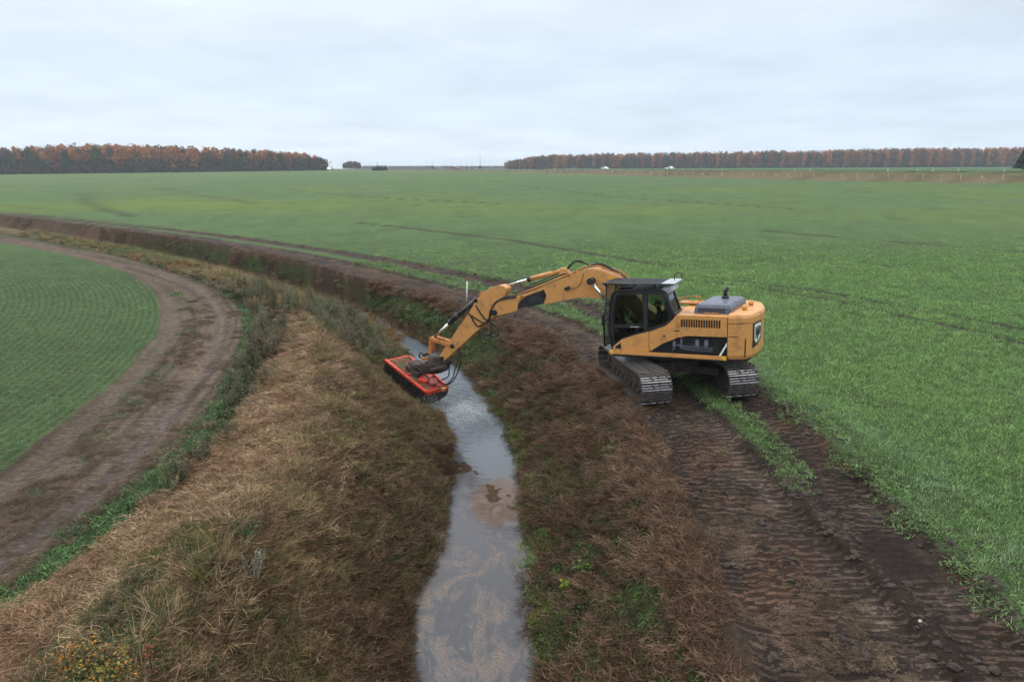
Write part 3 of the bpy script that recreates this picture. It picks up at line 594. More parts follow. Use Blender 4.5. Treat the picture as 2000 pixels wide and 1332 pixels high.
def pal(P, cols, sc_=1.3, seed=100, jit=.15):
    w = [fbm(P, sc_, 3, seed+7*i)+rng.normal(0, jit, len(P)) for i in range(len(cols))]; return np.array(cols)[np.argmax(np.array(w), 0)]
# right-hand crop
P = rnd_pts(430000, 3, 62, 7, 78, lambda p: 1.05/(1+(p[:, 1]/17)**2.2)*(1-sst(42, 76, p[:, 1])))
put('winter_crop', 'crop', 3, P, lambda P, D, X: (D['R3'] > .15-X['W']*1.3) & (tramw(P) < .4) & (rng.random(len(P)) < np.where(D['R3'] < .9, .55, 1)),
    lambda P, D, X: np.where((np.exp(-((D['R3']-1.3)/.7)**2)*(P[:, 1] < 26)*sst(.3, .6, fbm(P, 1.2, 3, 701)) > rng.random(len(P))*1.1)[:, None], np.array((.19, .285, .14)), pal(P, [(.168, .285, .095), (.192, .31, .10), (.148, .255, .09)], .25, 200)), .6, 1.0, .12, 'dense green winter crop covering the big field right of the ditch', .75)
P = rnd_pts(150000, -75, 3, 30, 95, lambda p: 1.05/(1+(p[:, 1]/17)**2.2)*(1-sst(42, 80, p[:, 1])))
put('winter_crop', 'crop', 3, P, lambda P, D, X: (D['R3'] > .2-X['W']) & (tramw(P) < .4), lambda P, D, X: pal(P, [(.168, .285, .095), (.192, .31, .10), (.148, .255, .09)], .2, 220), .7, 1.15, .1, 'green winter crop in the field beyond the ditch bend', .6)
# left field: drilled in rows parallel to its edge
P = rnd_pts(520000, -48, -9, 8, 62, lambda p: 1/(1+(p[:, 1]/22)**2.2))
def rowkeep(P, D, X):
    ph = np.abs(((D['LM']/.27) % 1)-.5); return (D['LM'] < -.05+X['W']*.5) & (rng.random(len(P)) < np.where(ph < .17, 1, .03))
put('young_crop', 'crop', 3, P, rowkeep, lambda P, D, X: pal(P, [(.16, .265, .11), (.18, .28, .115), (.14, .235, .095)], .3, 240), .26, .46, .12, 'young green crop drilled in curved rows inside the bend of the track', .45)
# green strips and weeds
P = rnd_pts(90000, -26, 9, 6.5, 48, lambda p: 1/(1+(p[:, 1]/20)**2))
put('strip_grass', 'weed', 3, P, lambda P, D, X: ((D['LS'] > -.05+X['W']*.5) & (D['LG'] < .1)) | ((D['R1'] > 0) & (D['R2'] < .05) & (P[:, 1] > 12.6)) | ((np.abs(D['LM']-1.15) < .35) & (fbm(P, 1.6, 4, 33) > .5) & (P[:, 1] < 36) & (rng.random(len(P)) < .22)) | ((np.abs(D['R3']-.1) < .45) & (fbm(P, 1.3, 3, 77) > .48)),
    lambda P, D, X: np.where((D['R1'] > -1)[:, None], pal(P, [(.14, .21, .08), (.11, .17, .065)], 1, 260), pal(P, [(.085, .15, .055), (.10, .17, .06), (.07, .11, .05)], 1, 262)), .8, 1.5, .2, 'short green grass and clover strips beside the muddy ruts', .4)
# berm: dry grass
P = rnd_pts(60000, -30, -3, 5.5, 44, lambda p: 1/(1+(p[:, 1]/20)**2))
inb = lambda D, X: (D['LF'] > -.1) & (D['LB'] < .5+X['W']*2)
put('dry_straw', 'mulch', 4, P, lambda P, D, X: inb(D, X) & ((P[:, 1] < 24) | (rng.random(len(P)) < .45)), lambda P, D, X: pal(P, [(.32, .20, .12), (.38, .27, .17), (.24, .15, .09), (.30, .22, .12)], 1.2, 300), .7, 1.3, .25, 'flattened tan dry grass on the crest of the left bank', .4, .02)
P = rnd_pts(26000, -30, -2, 5.5, 44, lambda p: 1/(1+(p[:, 1]/24)**2))
put('dry_grass', 'dry', 3, P, lambda P, D, X: (D['LF'] > .2) & (D['LB'] < 2.0+X['W']*2) & (((np.abs(D['LB']-.3) < .55) & (fbm(P, .8, 3, 303) > .5)) | (rng.random(len(P)) < .015)), lambda P, D, X: pal(P, [(.38, .28, .17), (.32, .235, .13), (.27, .2, .1), (.20, .2, .08)], 1.2, 310), .45, .9, .55, 'standing tussocks of tall dry grass along the left bank', .2)
# left slope
P = rnd_pts(60000, -16, -1, 5.5, 30, lambda p: 1/(1+(p[:, 1]/20)**2))
slope = lambda D, X: (D['LB'] > -.2+X['W']) & (D['WL'] < -.08)
put('cut_grass', 'mulch', 4, P, lambda P, D, X: slope(D, X) & ((P[:, 1] < 24) | (rng.random(len(P)) < .3)), lambda P, D, X: pal(P, [(.15, .094, .056), (.20, .138, .072), (.12, .075, .046), (.23, .16, .095), (.15, .13, .058)], .9, 320)*(.72+.38*sst(0, 2.2, -D['WL']))[:, None], .65, 1.1, .3, 'freshly mown brown grass lying on the left ditch slope', .4, .02)
P = rnd_pts(24000, -16, -1, 5.5, 30, lambda p: 1/(1+(p[:, 1]/24)**2))
put('slope_grass', 'bankg', 3, P, lambda P, D, X: slope(D, X) & (fbm(P, .7, 3, 323) > .53), lambda P, D, X: pal(P, [(.11, .11, .04), (.07, .10, .035), (.16, .12, .05)], .9, 330), .5, 1.0, .5, 'olive grass tufts regrowing on the left ditch slope', .2)
# uncut weeds ahead of the mower, and in the gully
P = rnd_pts(70000, -50, -2, 9, 72, lambda p: 1/(1+(p[:, 1]/34)**2))
ahead = lambda P, D, X: (D['LB'] > np.where(P[:, 1] < 30, -.15, -1.6)+X['W']*1.5) & (D['WL'] < np.where(P[:, 1] < 33, -.55, -.1)) & (P[:, 1] > 23.2-.35*(P[:, 0]+4.5)+X['W']*2) & ~((P[:, 0] > -5.4) & (P[:, 1] < 25.6))
put('uncut_grass', 'bankg', 3, P, ahead, lambda P, D, X: pal(P, [(.14, .165, .065), (.20, .18, .085), (.12, .15, .065), (.24, .14, .06), (.17, .19, .07)], .5, 340), .65, 1.2, .3, 'uncut olive and tan grass on the left bank ahead of the mower', .1)
P = rnd_pts(30000, -50, -2, 9, 72, lambda p: 1/(1+(p[:, 1]/36)**2))
put('tall_weeds', 'tall', 3, P, lambda P, D, X: (ahead(P, D, X) & (D['WL'] < -1.1) & (P[:, 1] < 37) & (fbm(P, .45, 3, 343) > .44)) | ((D['LG'] > .0) & (D['LF'] < .1) & (P[:, 1] > 12.5) & (P[:, 1] < 36)), lambda P, D, X: pal(P, [(.085, .08, .042), (.11, .11, .055), (.12, .085, .05), (.075, .09, .04)], .6, 350), .7, 1.15, .2, 'dark grey-green tall weeds standing on the bank and in the shallow gully', .12)
P = rnd_pts(30000, -30, -5, 9, 44, lambda p: 1/(1+(p[:, 1]/22)**2))
put('gully_grass', 'bankg', 3, P, lambda P, D, X: (D['LG'] > -.25) & (D['LF'] < .2) & (P[:, 1] > 12) & (rng.random(len(P)) < .75), lambda P, D, X: pal(P, [(.06, .08, .035), (.11, .085, .055), (.05, .075, .035), (.2, .15, .1)], .8, 360), .6, 1.1, .4, 'rough dark grass filling the shallow gully beside the track', .2)
# foreground left: greener patch
P = rnd_pts(10000, -9, -3, 5.2, 10.5)
put('foreground_grass', 'bankg', 3, P, lambda P, D, X: (D['LB'] > -1.2+X['W']) & (D['LB'] < 1.5+X['W']) & (fbm(P, .9, 3, 371) > .46), lambda P, D, X: pal(P, [(.09, .125, .04), (.125, .15, .048), (.18, .15, .07), (.065, .095, .04)], 1.2, 370), .4, .75, .6, 'green and straw-coloured grass in the near left corner')
P = rnd_pts(2600, -8, -3.5, 5.2, 9.6)
put('foreground_weeds', 'tall', 3, P, lambda P, D, X: (D['LB'] > -1.0+X['W']) & (D['LB'] < .9+X['W']) & (fbm(P, .8, 3, 381) > .52), lambda P, D, X: pal(P, [(.07, .095, .04), (.10, .10, .05), (.12, .08, .045)], 1, 380), .22, .42, .3, 'dark leafy weeds in the near left corner')
# right slope
P = np.vstack([rnd_pts(80000, -9, 4.5, 5.5, 44, lambda p: 1/(1+(p[:, 1]/20)**2)), rnd_pts(200000, -75, -5, 28, 100, lambda p: 1/(1+(p[:, 1]/40)**2))])
tfr = lambda D, X: np.clip(D['WR']/(D['WR']-D['RB']+1e-6), 0, 1)+X['W']*.35
farb = lambda P, D, X: np.where(P[:, 1] > 26, (tfr(D, X) > .22) & (tfr(D, X) < .68) & (fbm(P, .16, 3, 611) > .33), False)
rsl = lambda D, X: (D['WR'] > .05) & (D['RB'] < -.12+X['W']*.8)
gpat = lambda P, D: (fbm(P, .55, 3, 403)+.08*sst(1.6, .4, D['WR'])+.3*sst(22, 30, P[:, 1])*(D['RB'] < -.75)*(D['WR'] > .5) > .495) & (D['RB'] < -.5)
put('mown_grass', 'mulch', 4, P, lambda P, D, X: rsl(D, X) & (rng.random(len(P)) < np.where(D['RB'] > -.8, .75, 1)) & np.where(P[:, 1] > 26, ~farb(P, D, X) | (rng.random(len(P)) < .12), ~gpat(P, D) | (rng.random(len(P)) < .25)), lambda P, D, X: np.where(np.where(P[:, 1] > 26, tfr(D, X) > .6, np.abs(D['RB']+.5) < .5)[:, None], pal(P, [(.165, .10, .063), (.21, .14, .09), (.13, .08, .052)], .9, 402), pal(P, [(.115, .07, .042), (.15, .094, .056), (.09, .058, .038), (.19, .125, .078), (.10, .092, .04)], .9, 400)), .7, 1.25, .3, 'brown mown grass lying over the right ditch slope', .13, .0)
P = rnd_pts(60000, -9, 4.5, 5.5, 44, lambda p: 1/(1+(p[:, 1]/20)**2))
def gsl(P, D, X):
    g = fbm(P, .55, 3, 403); wet = D['WR'] < .45
    return rsl(D, X) & (gpat(P, D) | (wet & (rng.random(len(P)) < .45)))
put('slope_turf', 'weed', 3, P, gsl, lambda P, D, X: np.where((D['WR'] < .5)[:, None], np.array((.095, .155, .048)), pal(P, [(.07, .11, .036), (.09, .135, .04), (.075, .085, .036)], .9, 410)), .65, 1.15, .4, 'low green turf showing through on the right ditch slope', .15)
P = rnd_pts(9000, -5, 3, 5.5, 32, lambda p: 1/(1+(p[:, 1]/20)**2))
put('waterside_grass', 'bankg', 3, P, lambda P, D, X: (D['WR'] > -.12) & (D['WR'] < .38) & (fbm(P, .9, 3, 421) > .45), lambda P, D, X: pal(P, [(.10, .18, .055), (.14, .22, .07), (.20, .23, .05)], .9, 420), .5, .95, .5, 'bright green grass drooping along the right water edge')
P = rnd_pts(9000, -5, 0, 5.5, 32, lambda p: 1/(1+(p[:, 1]/20)**2))
put('waterside_sedge', 'bankg', 3, P, lambda P, D, X: (D['WL'] > -.4) & (D['WL'] < .05) & (fbm(P, .9, 3, 431) > .52), lambda P, D, X: pal(P, [(.13, .11, .04), (.17, .10, .05), (.09, .11, .04)], .9, 430), .4, .8, .5, 'olive sedge tufts along the left water edge')
# far ditch: brown sedge bottom and dark green bank
P = rnd_pts(100000, -75, 2, 26, 100, lambda p: 1/(1+(p[:, 1]/45)**2))
put('ditch_sedge', 'bankg', 3, P, lambda P, D, X: (D['WL'] > -.9) & (tfr(D, X) < .25) & (P[:, 1] > 30.5) , lambda P, D, X: pal(P, [(.22, .12, .05), (.17, .10, .05), (.26, .165, .08), (.14, .12, .05)], .3, 440), .5, .95, .5, 'rust brown sedge choking the far ditch bottom', .04)
P = rnd_pts(150000, -75, 2, 28, 100, lambda p: 1/(1+(p[:, 1]/45)**2))
put('bank_turf', 'weed', 3, P, lambda P, D, X: farb(P, D, X), lambda P, D, X: pal(P, [(.075, .13, .038), (.10, .155, .045), (.085, .095, .045)], .4, 450), 1.2, 2.4, .4, 'dark green turf on the far ditch bank', .1)
# loose straw on mud and track
P = rnd_pts(60000, -16, 8, 6, 38, lambda p: 1/(1+(p[:, 1]/20)**2))
put('loose_straw', 'mulch', 4, P, lambda P, D, X: (((D['RB'] > 0) & (D['R1'] < -.6) & (fbm(P, .6, 3, 461) > .6) & (rng.random(len(P)) < .4)) | ((D['LM'] > .9) & (D['LS'] < .1) & (np.abs(D['W1']) > .35) & (fbm(P, .9, 3, 463) > .52))), lambda P, D, X: pal(P, [(.14, .10, .068), (.21, .155, .105)], .9, 460), .3, .6, .05, 'loose straw and clippings trodden into the muddy wheel tracks', .3, .0)

# soil clods thrown up beside the ruts
def clods(name, label, P, keep, s0, s1):
    z, D, al, X = terrain(P); k = keep(P, D, X); P = P[k]; z = z[k]; V = []; Fc = []
    base = bmesh.new(); bmesh.ops.create_icosphere(base, subdivisions=1, radius=1); bv = [v.co.copy() for v in base.verts]; bf = [[v.index for v in f.verts] for f in base.faces]; base.free()
    for p, zz in zip(P, z):
        s = random.uniform(s0, s1)*(1+max(0, p[1]-15)/30)*random.choice((.4, .6, .8, 1, 1.4)); o = len(V); q = Euler((random.random()*6, random.random()*6, random.random()*6)).to_matrix()
        for v in bv: w = q @ (v*random.uniform(.65, 1.25)); V.append((p[0]+w.x*s*1.2, p[1]+w.y*s*1.2, zz+w.z*s*.75+s*.1))
        Fc += [[i+o for i in f] for f in bf]
    print(name, len(P)); return setp(mesh_from(name, V, Fc, [M['clod']]), label, None, None, 'stuff')
P = rnd_pts(60000, -3, 9, 6.5, 46, lambda p: 1/(1+(p[:, 1]/22)**2))
clods('soil_clods', 'dark crumbled clods of mud along the edges of the crawler ruts', P, lambda P, D, X: (((np.abs(D['R3']+.05) < .3) & (fbm(P, .9, 3, 501) > .5)) | ((np.abs(D['R2']-.1) < .3) & (fbm(P, .8, 3, 503) > .46)) | ((D['R1'] > -.15) & (D['R2'] < .1) & (P[:, 1] < 13.5)) | ((np.abs(D['RB']-.35) < .3) & (fbm(P, .9, 3, 505) > .52)) | ((np.abs(D['R1']+1.2) < .2) & (fbm(P, .9, 3, 507) > .5)) | ((np.abs(D['R3']-.8) < .7) & (fbm(P, .7, 2, 509) > .7))) & (rng.random(len(P)) < .6), .02, .055)


# ------------------------------------------------------------------ the excavator (local frame: x forward, y machine left, z up)
ex = empty('excavator'); ex.matrix_world = Matrix.Translation(EC) @ UP.to_4x4()
setp(ex, 'orange-yellow crawler excavator with black cab reaching its arm over the ditch', 'excavator')
U2N = (UP.transposed() @ UN).to_4x4()      # undercarriage turned under the house
# tracks
GA, SHW, TR, HL = 1.225, .86, .40, 1.80
def track_pt(s):
    """closed loop: bottom, front, top, rear; returns position and angle of the outward normal"""
    Lb = 2*HL; arc = math.pi*TR; T = 2*Lb+2*arc; s %= T
    if s < Lb: return (-HL+s, .045, -math.pi/2)
    s -= Lb
    if s < arc: a = -math.pi/2+s/TR; return (HL+TR*math.cos(a), .045+TR+TR*math.sin(a), a)
    s -= arc
    if s < Lb: t = s/Lb; return (HL-s, .045+2*TR-.05*math.sin(math.pi*t)**2, math.pi/2)
    s -= Lb; a = math.pi/2+s/TR; return (-HL+TR*math.cos(a), .045+TR+TR*math.sin(a), a)
PER = 4*HL+2*math.pi*TR; NS = 50; PITCHT = PER/NS
sb = MB(); sb.box((0, 0, .0), (PITCHT*.93, SHW, .022)); 
for k, x in enumerate((-.07, 0, .07)):
    sb.mi = 0; sb.box((x, 0, .022), (.02, SHW*.995, .03)); sb.mi = 1; sb.box((x, 0, .040), (.016, SHW*.97, .008))
sb.mi = 0; sb.box((0, 0, -.04), (PITCHT*.8, .22, .06))
shoe_src = sb.build('shoe', [M['steel'], M['worn_steel']]); shoe_me = shoe_src.data; bpy.data.objects.remove(shoe_src)
for side in (1, -1):
    b = MB(); b.M = U2N
    b.box((0, side*GA, .445), (2*HL, .30, .34), bev=.05); b.box((0, side*GA, .62), (2*HL*.7, .22, .1))
    tr_o = b.build('track_frame', M['mudsteel'], ex)
    b = MB(); b.M = U2N
    pts = [track_pt(PER*k/70) for k in range(71)]; lp = [(p[0]-.05*math.cos(p[2]), side*GA, p[1]-.05*math.sin(p[2])) for p in pts]
    for dy in (-.07, .07): b.tube([(p[0], p[1]+dy, p[2]) for p in lp], .035, 5, cap=False)
    t_o = b.build('track', M['mudsteel'], ex)
    for k in range(NS):
        x, z, a = track_pt((k+.3)*PITCHT)
        s_o = bpy.data.objects.new('shoe', shoe_me); col.objects.link(s_o); s_o.parent = t_o
        s_o.matrix_local = U2N @ Matrix.Translation((x, side*GA, z)) @ Matrix.Rotation(math.pi/2-a, 4, 'Y') @ Matrix.Rotation(random.uniform(-.01, .01), 4, 'X')
    for k, (x, r) in enumerate([(HL, .30), (-HL, .30)]):
        b = MB(); b.M = U2N; b.tube([(x, side*(GA-.12), .045+TR), (x, side*(GA+.12), .045+TR)], r, 20)
        b.tube([(x, side*(GA-.2), .045+TR), (x, side*(GA+.2), .045+TR)], .12, 12)
        if x < 0:
            for j in range(12):
                a = j*math.pi/6; b.box((x+.33*math.cos(a), side*GA, .045+TR+.33*math.sin(a)), (.07, .12, .07), Matrix.Rotation(-a, 3, 'Y'))
        b.build('idler_wheel' if k == 0 else 'drive_sprocket', M['mudsteel'], ex)
    for x in np.linspace(-1.45, 1.45, 8):
        b = MB(); b.M = U2N; b.tube([(x, side*(GA-.16), .17), (x, side*(GA+.16), .17)], .09, 12); b.build('roller', M['mudsteel'], ex)
    for x in (-.7, .7):
        b = MB(); b.M = U2N; b.tube([(x, side*(GA-.1), .72), (x, side*(GA+.1), .72)], .07, 10); b.build('carrier_roller', M['mudsteel'], ex)
b = MB(); b.M = U2N
b.box((0, 0, .62), (1.3, 1.3, .34), bev=.06)
for sx in (1, -1):
    for sy in (1, -1): b.box((sx*.75, sy*.8, .55), (1.0, .5, .22), Matrix.Rotation(sx*sy*R(38), 3, 'Z'), bev=.04)
b.build('undercarriage_frame', M['mudsteel'], ex)
b = MB(); b.tube([(0, 0, .75), (0, 0, 1.12)], .62, 32); b.build('slew_ring', M['mudsteel'], ex)
# house: deck, engine bay, panels
b = MB(); b.prism([(1.40, 1.33), (-1.80, 1.33), (-1.80, -1.33), (1.30, -1.33)], 1.04, 1.12, .015, 'z'); b.build('deck', M['black'], ex)
b = MB(); b.box((-1.12, -.05, 1.69), (1.33, 2.50, 1.14)); b.build('engine_bay', M['black'], ex)
b = MB(); b.prism([(-.42, 1.35), (-1.79, 1.35), (-1.79, -1.33), (-.42, -1.33)], 2.255, 2.30, .02, 'z'); b.build('engine_deck', M['yellow'], ex)
b = MB(); b.box((-.17, 1.36, 1.165), (3.22, .10, .10), bev=.012); so_ = b.build('side_rail', M['yellow'], ex)
for x in (1.41, -1.72):
    b = MB(); b.box((x, 1.365, 1.165), (.12, .106, .104), bev=.012); b.build('rail_marker', M['yellow_bright'], so_)
def panel(name, pts, y0=1.29, y1=1.355, mat='yellow', bev=.012):
    b = MB(); b.prism(pts, y0, y1, bev); return b.build(name, M[mat], ex)
ff = panel('front_fender', [(1.385, 1.22), (1.385, 1.31), (1.12, 1.54), (.75, 1.68), (.335, 1.80), (.335, 1.22)])
b = MB(); b.prism([(1.30, 1.27), (1.30, 1.33), (1.15, 1.44), (1.13, 1.27)], 1.34, 1.358); b.build('step_hole', M['black'], ff)
pd = panel('pump_door', [(.325, 1.25), (.325, 1.80), (-.15, 1.98), (-.30, 2.12), (-.38, 2.24), (-.445, 2.295), (-.445, 1.665), (-.38, 1.63), (-.04, 1.49), (.20, 1.31), (.27, 1.25)])
b = MB(); b.tube([(-.10, 1.34, 1.70), (-.10, 1.365, 1.70)], .05, 14); b.mi = 1; b.tube([(-.10, 1.35, 1.70), (-.10, 1.372, 1.70)], .02, 10); b.build('door_lock', [M['yellow_worn'], M['black']], pd)
# engine door with real louvre openings
b = MB(); H0 = [(-.53, 2.19), (-1.62, 2.19), (-1.62, 1.97), (-.53, 1.97)]
b.ring([(-.455, 2.295), (-1.775, 2.29), (-1.775, 1.745), (-.74, 1.735), (-.455, 1.665)], [H0], 1.295, 1.355); ed = b.build('engine_door', M['yellow'], ex)
b = MB(); b.box((-1.075, 1.30, 2.08), (1.1, .01, .24)); b.build('louvre_backing', M['black'], ed)
nb = 17
for k in range(nb):
    x = -.545-k*(1.06/(nb-1)); b = MB(); b.box((x, 1.335, 2.08), (.018, .036, .224), Matrix.Rotation(.25, 3, 'Z')); b.build('louvre_bar', M['yellow'], ed)
# small printed plate on the door
b = MB(); b.mi = 0
for k, (dx, w) in enumerate([(0, .05), (.06, .012), (.08, .04), (.13, .035)]):
    x = -.36-dx-w/2; b.box((x, 1.3575, 1.86), (w, .003, .036))
b.build('model_lettering', M['black'], ed)
panel('tail_panel', [(-1.785, 1.10), (-1.785, 2.295), (-1.80, 2.295), (-1.80, 1.10)], 1.20, 1.33, 'black', 0)
# dark open bay with hoses and filters
b = MB(); b.box((-.72, 1.20, 1.47), (2.1, .02, .52)); b.build('bay_panel', M['black'], ex)
b = MB()
for x, z, r_ in ((-.35, 1.42, .07), (-.55, 1.5, .05), (-.98, 1.45, .085), (-1.22, 1.46, .085)): b.tube([(x, 1.235, z-.12), (x, 1.235, z+.12)], r_*.75, 12); b.ball((x, 1.235, z+.12), r_*.75, seg=10)
for k in range(3): b.tube(curve_pts([(-.3, 1.25, 1.25+.04*k), (-.45, 1.28, 1.45), (-.65, 1.26, 1.33+.05*k), (-1.4, 1.24, 1.3+.05*k)]), .014, 6)
b.build('filters_and_hoses', M['grey'], ex)
b = MB(); b.prism([(-1.57, 1.22), (-1.63, 1.22), (-1.775, 1.50), (-1.775, 1.60)], 1.30, 1.35, .004); b.build('white_corner_plate', M['white'], ex)
# counterweight: rounded plan, slightly overhanging rim
def plan(off=0., n=9):
    h = [(-1.795, 1.345+off), (-2.06, 1.32+off), (-2.27, 1.22+off), (-2.41, 1.02+off), (-2.51+(-off), .62), (-2.56-off, .22)]
    return h+[(x, -y) for x, y in h[::-1]]
def loft(b, rings):
    L = []
    for pts, z in rings: L.append([b.bm.verts.new(b.M @ Vector((p[0], p[1], z if not callable(z) else z(p)))) for p in pts])
    n = len(L[0])
    for A, B in zip(L, L[1:]):
        for i in range(n): f = b.bm.faces.new([A[i], A[(i+1) % n], B[(i+1) % n], B[i]]); f.material_index = b.mi
    b.bm.faces.new(L[0][::-1]).material_index = b.mi; b.bm.faces.new(L[-1]).material_index = b.mi
b = MB(); sh_ = lambda s, dx=0: [(-1.795+(x+1.795)*s+dx, y*(1-(1-s)*.35)) for x, y in plan()]
loft(b, [(sh_(.80), 1.05), (sh_(.93), 1.14), (sh_(1.0), 1.24), (sh_(1.0), 2.10)])
cw = b.build('counterweight', M['yellow'], ex)
b = MB(); loft(b, [(plan(.0), 2.103), (plan(.02), 2.13), (plan(.02), 2.26), (sh_(.97), 2.33), (sh_(.90), 2.345)]); b.build('counterweight_rim', M['yellow'], cw)
b = MB(); b.box((-1.93, 1.338, 1.76), (.26, .012, .012)); b.box((-2.235, 1.243, 1.45), (.03, .014, .5), Matrix.Rotation(-.45, 3, 'Z')); b.build('panel_seam', M['black'], cw)
b = MB(); loft(b, [(sh_(.81), 1.045), (sh_(.945), 1.135)]); b.build('dark_lower_edge', M['mudsteel'], cw)  # dark band round the lower chamfer of the counterweight
# rear badge: black backing, white rounded plate, dark strokes
pA = Vector((-2.405, 1.03, 0)); pB = Vector((-2.505, .63, 0)); dv = (pB-pA).normalized(); nv = Vector((dv.y, -dv.x, 0))
if nv.x > 0: nv = -nv
def quad_on(name, uvs, off, mat, parent):
    b = MB(); L0 = [b.bm.verts.new(pA+dv*u+nv*off+Vector((0, 0, z))) for u, z in uvs]; L1 = [b.bm.verts.new(v.co+nv*.012) for v in L0]
    n = len(L0); b.bm.faces.new(L0); b.bm.faces.new(L1[::-1])
    for i in range(n): b.bm.faces.new([L0[i], L1[i], L1[(i+1) % n], L0[(i+1) % n]])
    return b.build(name, M[mat], parent)
bk = quad_on('badge_backing', [(-.02, 1.42), (-.02, 2.09), (.56, 2.09), (.56, 1.62), (.30, 1.46)], .0, 'black', cw)
quad_on('badge_plate', [(.06, 1.62), (.04, 2.0), (.10, 2.05), (.46, 2.05), (.50, 2.0), (.50, 1.72), (.38, 1.60), (.16, 1.53)], .016, 'white', bk)
quad_on('badge_stroke', [(.10, 1.66), (.09, 1.98), (.13, 1.98), (.20, 1.80), (.24, 1.99), (.28, 1.99), (.33, 1.80), (.30, 1.68), (.24, 1.60), (.22, 1.72), (.17, 1.85), (.14, 1.66)], .030, 'black', bk)
quad_on('badge_stroke', [(.36, 1.74), (.35, 1.98), (.38, 1.98), (.41, 1.83), (.44, 1.97), (.47, 1.97), (.44, 1.72)], .030, 'grey', bk)
for i, (x, y) in enumerate([(-2.10, .42), (-2.18, -.38)]):
    b = MB(); b.tube([(x, y, 2.33), (x, y, 2.37)], .06, 12); b.mi = 1; b.ball((x, y, 2.41), .078, seg=14); b.build('amber_lamp', [M['black'], M['amber']], ex)
# engine hood
b = MB(); Hq = lambda d, z: [Vector(q) for q in ((-.83+d*-1, 1.02-d, z), (-1.82+d, 1.02-d, z), (-2.02+d, -.75+d, z), (-1.03-d, -.75+d, z))]
lv = [[b.bm.verts.new(p) for p in Hq(d, z)] for d, z in ((0, 2.30), (.02, 2.46), (.07, 2.54), (.14, 2.565))]
for A, B in zip(lv, lv[1:]):
    for i in range(4): b.bm.faces.new([A[i], A[(i+1) % 4], B[(i+1) % 4], B[i]])
b.bm.faces.new(lv[-1]); b.bm.faces.new(lv[0][::-1])
bmesh.ops.bevel(b.bm, geom=[e for e in b.bm.edges if abs(e.verts[0].co.z-e.verts[1].co.z) > .01], offset=.05, segments=2, affect='EDGES', clamp_overlap=True)
hd = b.build('engine_hood', M['grey'], ex)
for k in range(13):
    b = MB(); x = -.98-k*.056; b.box((x, 1.017, 2.40), (.026, .012, .13)); b.build('grille_slot', M['black'], hd)
b = MB(); b.tube([(-1.10, 1.04, 2.33), (-1.10, 1.10, 2.34), (-1.50, 1.10, 2.34), (-1.50, 1.04, 2.33)], .012, 6); b.build('hood_handle', M['yellow_worn'], hd)
b = MB(); b.tube([(-1.5, -.15, 2.55), (-1.5, -.15, 2.64)], .10, 14); b.tube([(-1.5, -.15, 2.62), (-1.5, -.15, 2.76), (-1.56, -.15, 2.90)], .055, 12); b.build('exhaust_pipe', M['black'], ex)
# right-hand boxes, rails, mirrors beyond the cab
b = MB(); b.box((.42, -.92, 1.62), (1.6, .78, .98), bev=.04); b.box((-.2, -.05, 1.7), (.5, .6, .9), bev=.03); b.build('tank_box', M['yellow_worn'], ex)
b = MB(); b.tube(curve_pts([(-.62, -.75, 2.30), (-.6, -.75, 2.36), (-.3, -.75, 2.38), (.1, -.75, 2.30), (.6, -.75, 2.38)], 5), .018, 7); b.tube(curve_pts([(-.62, -1.2, 2.30), (-.6, -1.2, 2.42), (-.3, -1.2, 2.44), (.1, -1.2, 2.36), (.6, -1.2, 2.38)], 5), .018, 7)
b.box((-.42, -.55, 2.36), (.5, .5, .05), bev=.01); b.build('walkway_rail', M['yellow_worn'], ex)
# cab
CO = [(1.42, 1.24), (1.50, 1.62), (1.52, 1.90), (1.42, 2.70), (1.37, 2.86), (1.27, 2.93), (.45, 2.985), (.02, 2.985), (-.08, 2.93), (-.15, 2.80), (-.26, 2.45), (-.37, 2.13), (-.28, 2.03), (-.11, 1.945), (.32, 1.80), (1.15, 1.52)]
W1_ = [(1.27, 2.80), (.53, 2.85), (.50, 2.0), (1.36, 1.96), (1.34, 2.3)]; W2_ = [(1.36, 1.86), (.50, 1.90), (.50, 1.80), (1.10, 1.60), (1.33, 1.44)]
W3_ = [(.38, 2.84), (.0, 2.84), (-.06, 2.72), (-.22, 2.20), (-.12, 2.06), (.36, 1.90)]
b = MB(); b.ring(CO, [W1_, W2_, W3_], 1.26, 1.315); b.ring(CO, [[(1.30, 2.80), (-.02, 2.84), (-.2, 2.2), (.4, 1.95), (1.36, 1.7)]], .36, .40)
for p0, p1 in ((CO[3], CO[5]), (CO[5], CO[6]), (CO[6], CO[7]), (CO[7], CO[9]), (CO[13], CO[14]), (CO[14], CO[15]), (CO[15], CO[0]), (CO[0], CO[1])):
    q0, q1 = Vector((p0[0], .83, p0[1])), Vector((p1[0], .83, p1[1])); dd = q1-q0; b.box((q0+q1)/2, (dd.length+.03, .90, .05), Matrix.Rotation(-math.atan2(dd.z, dd.x), 3, 'Y'))
b.box((-.30, .83, 2.20), (.05, .90, .25), Matrix.Rotation(-.35, 3, 'Y')); b.box((.6, .83, 1.25), (1.5, .9, .06))
cab = b.build('cab', M['black'], ex)
b = MB(); b.tube([(p[0], 1.31, p[1]) for p in CO[2:12]], .035, 8); b.build('cab_edge_trim', M['black'], cab)
def pane(name, pts, y): b = MB(); b.prism(pts, y, y+.006); return b.build(name, M['glass'], cab)
sc_in = lambda q, s=1.03: [((p[0]-sum(a[0] for a in q)/len(q))*s+sum(a[0] for a in q)/len(q), (p[1]-sum(a[1] for a in q)/len(q))*s+sum(a[1] for a in q)/len(q)) for p in q]
for q in (W1_, W2_, W3_): pane('window_pane', sc_in(q), 1.283)
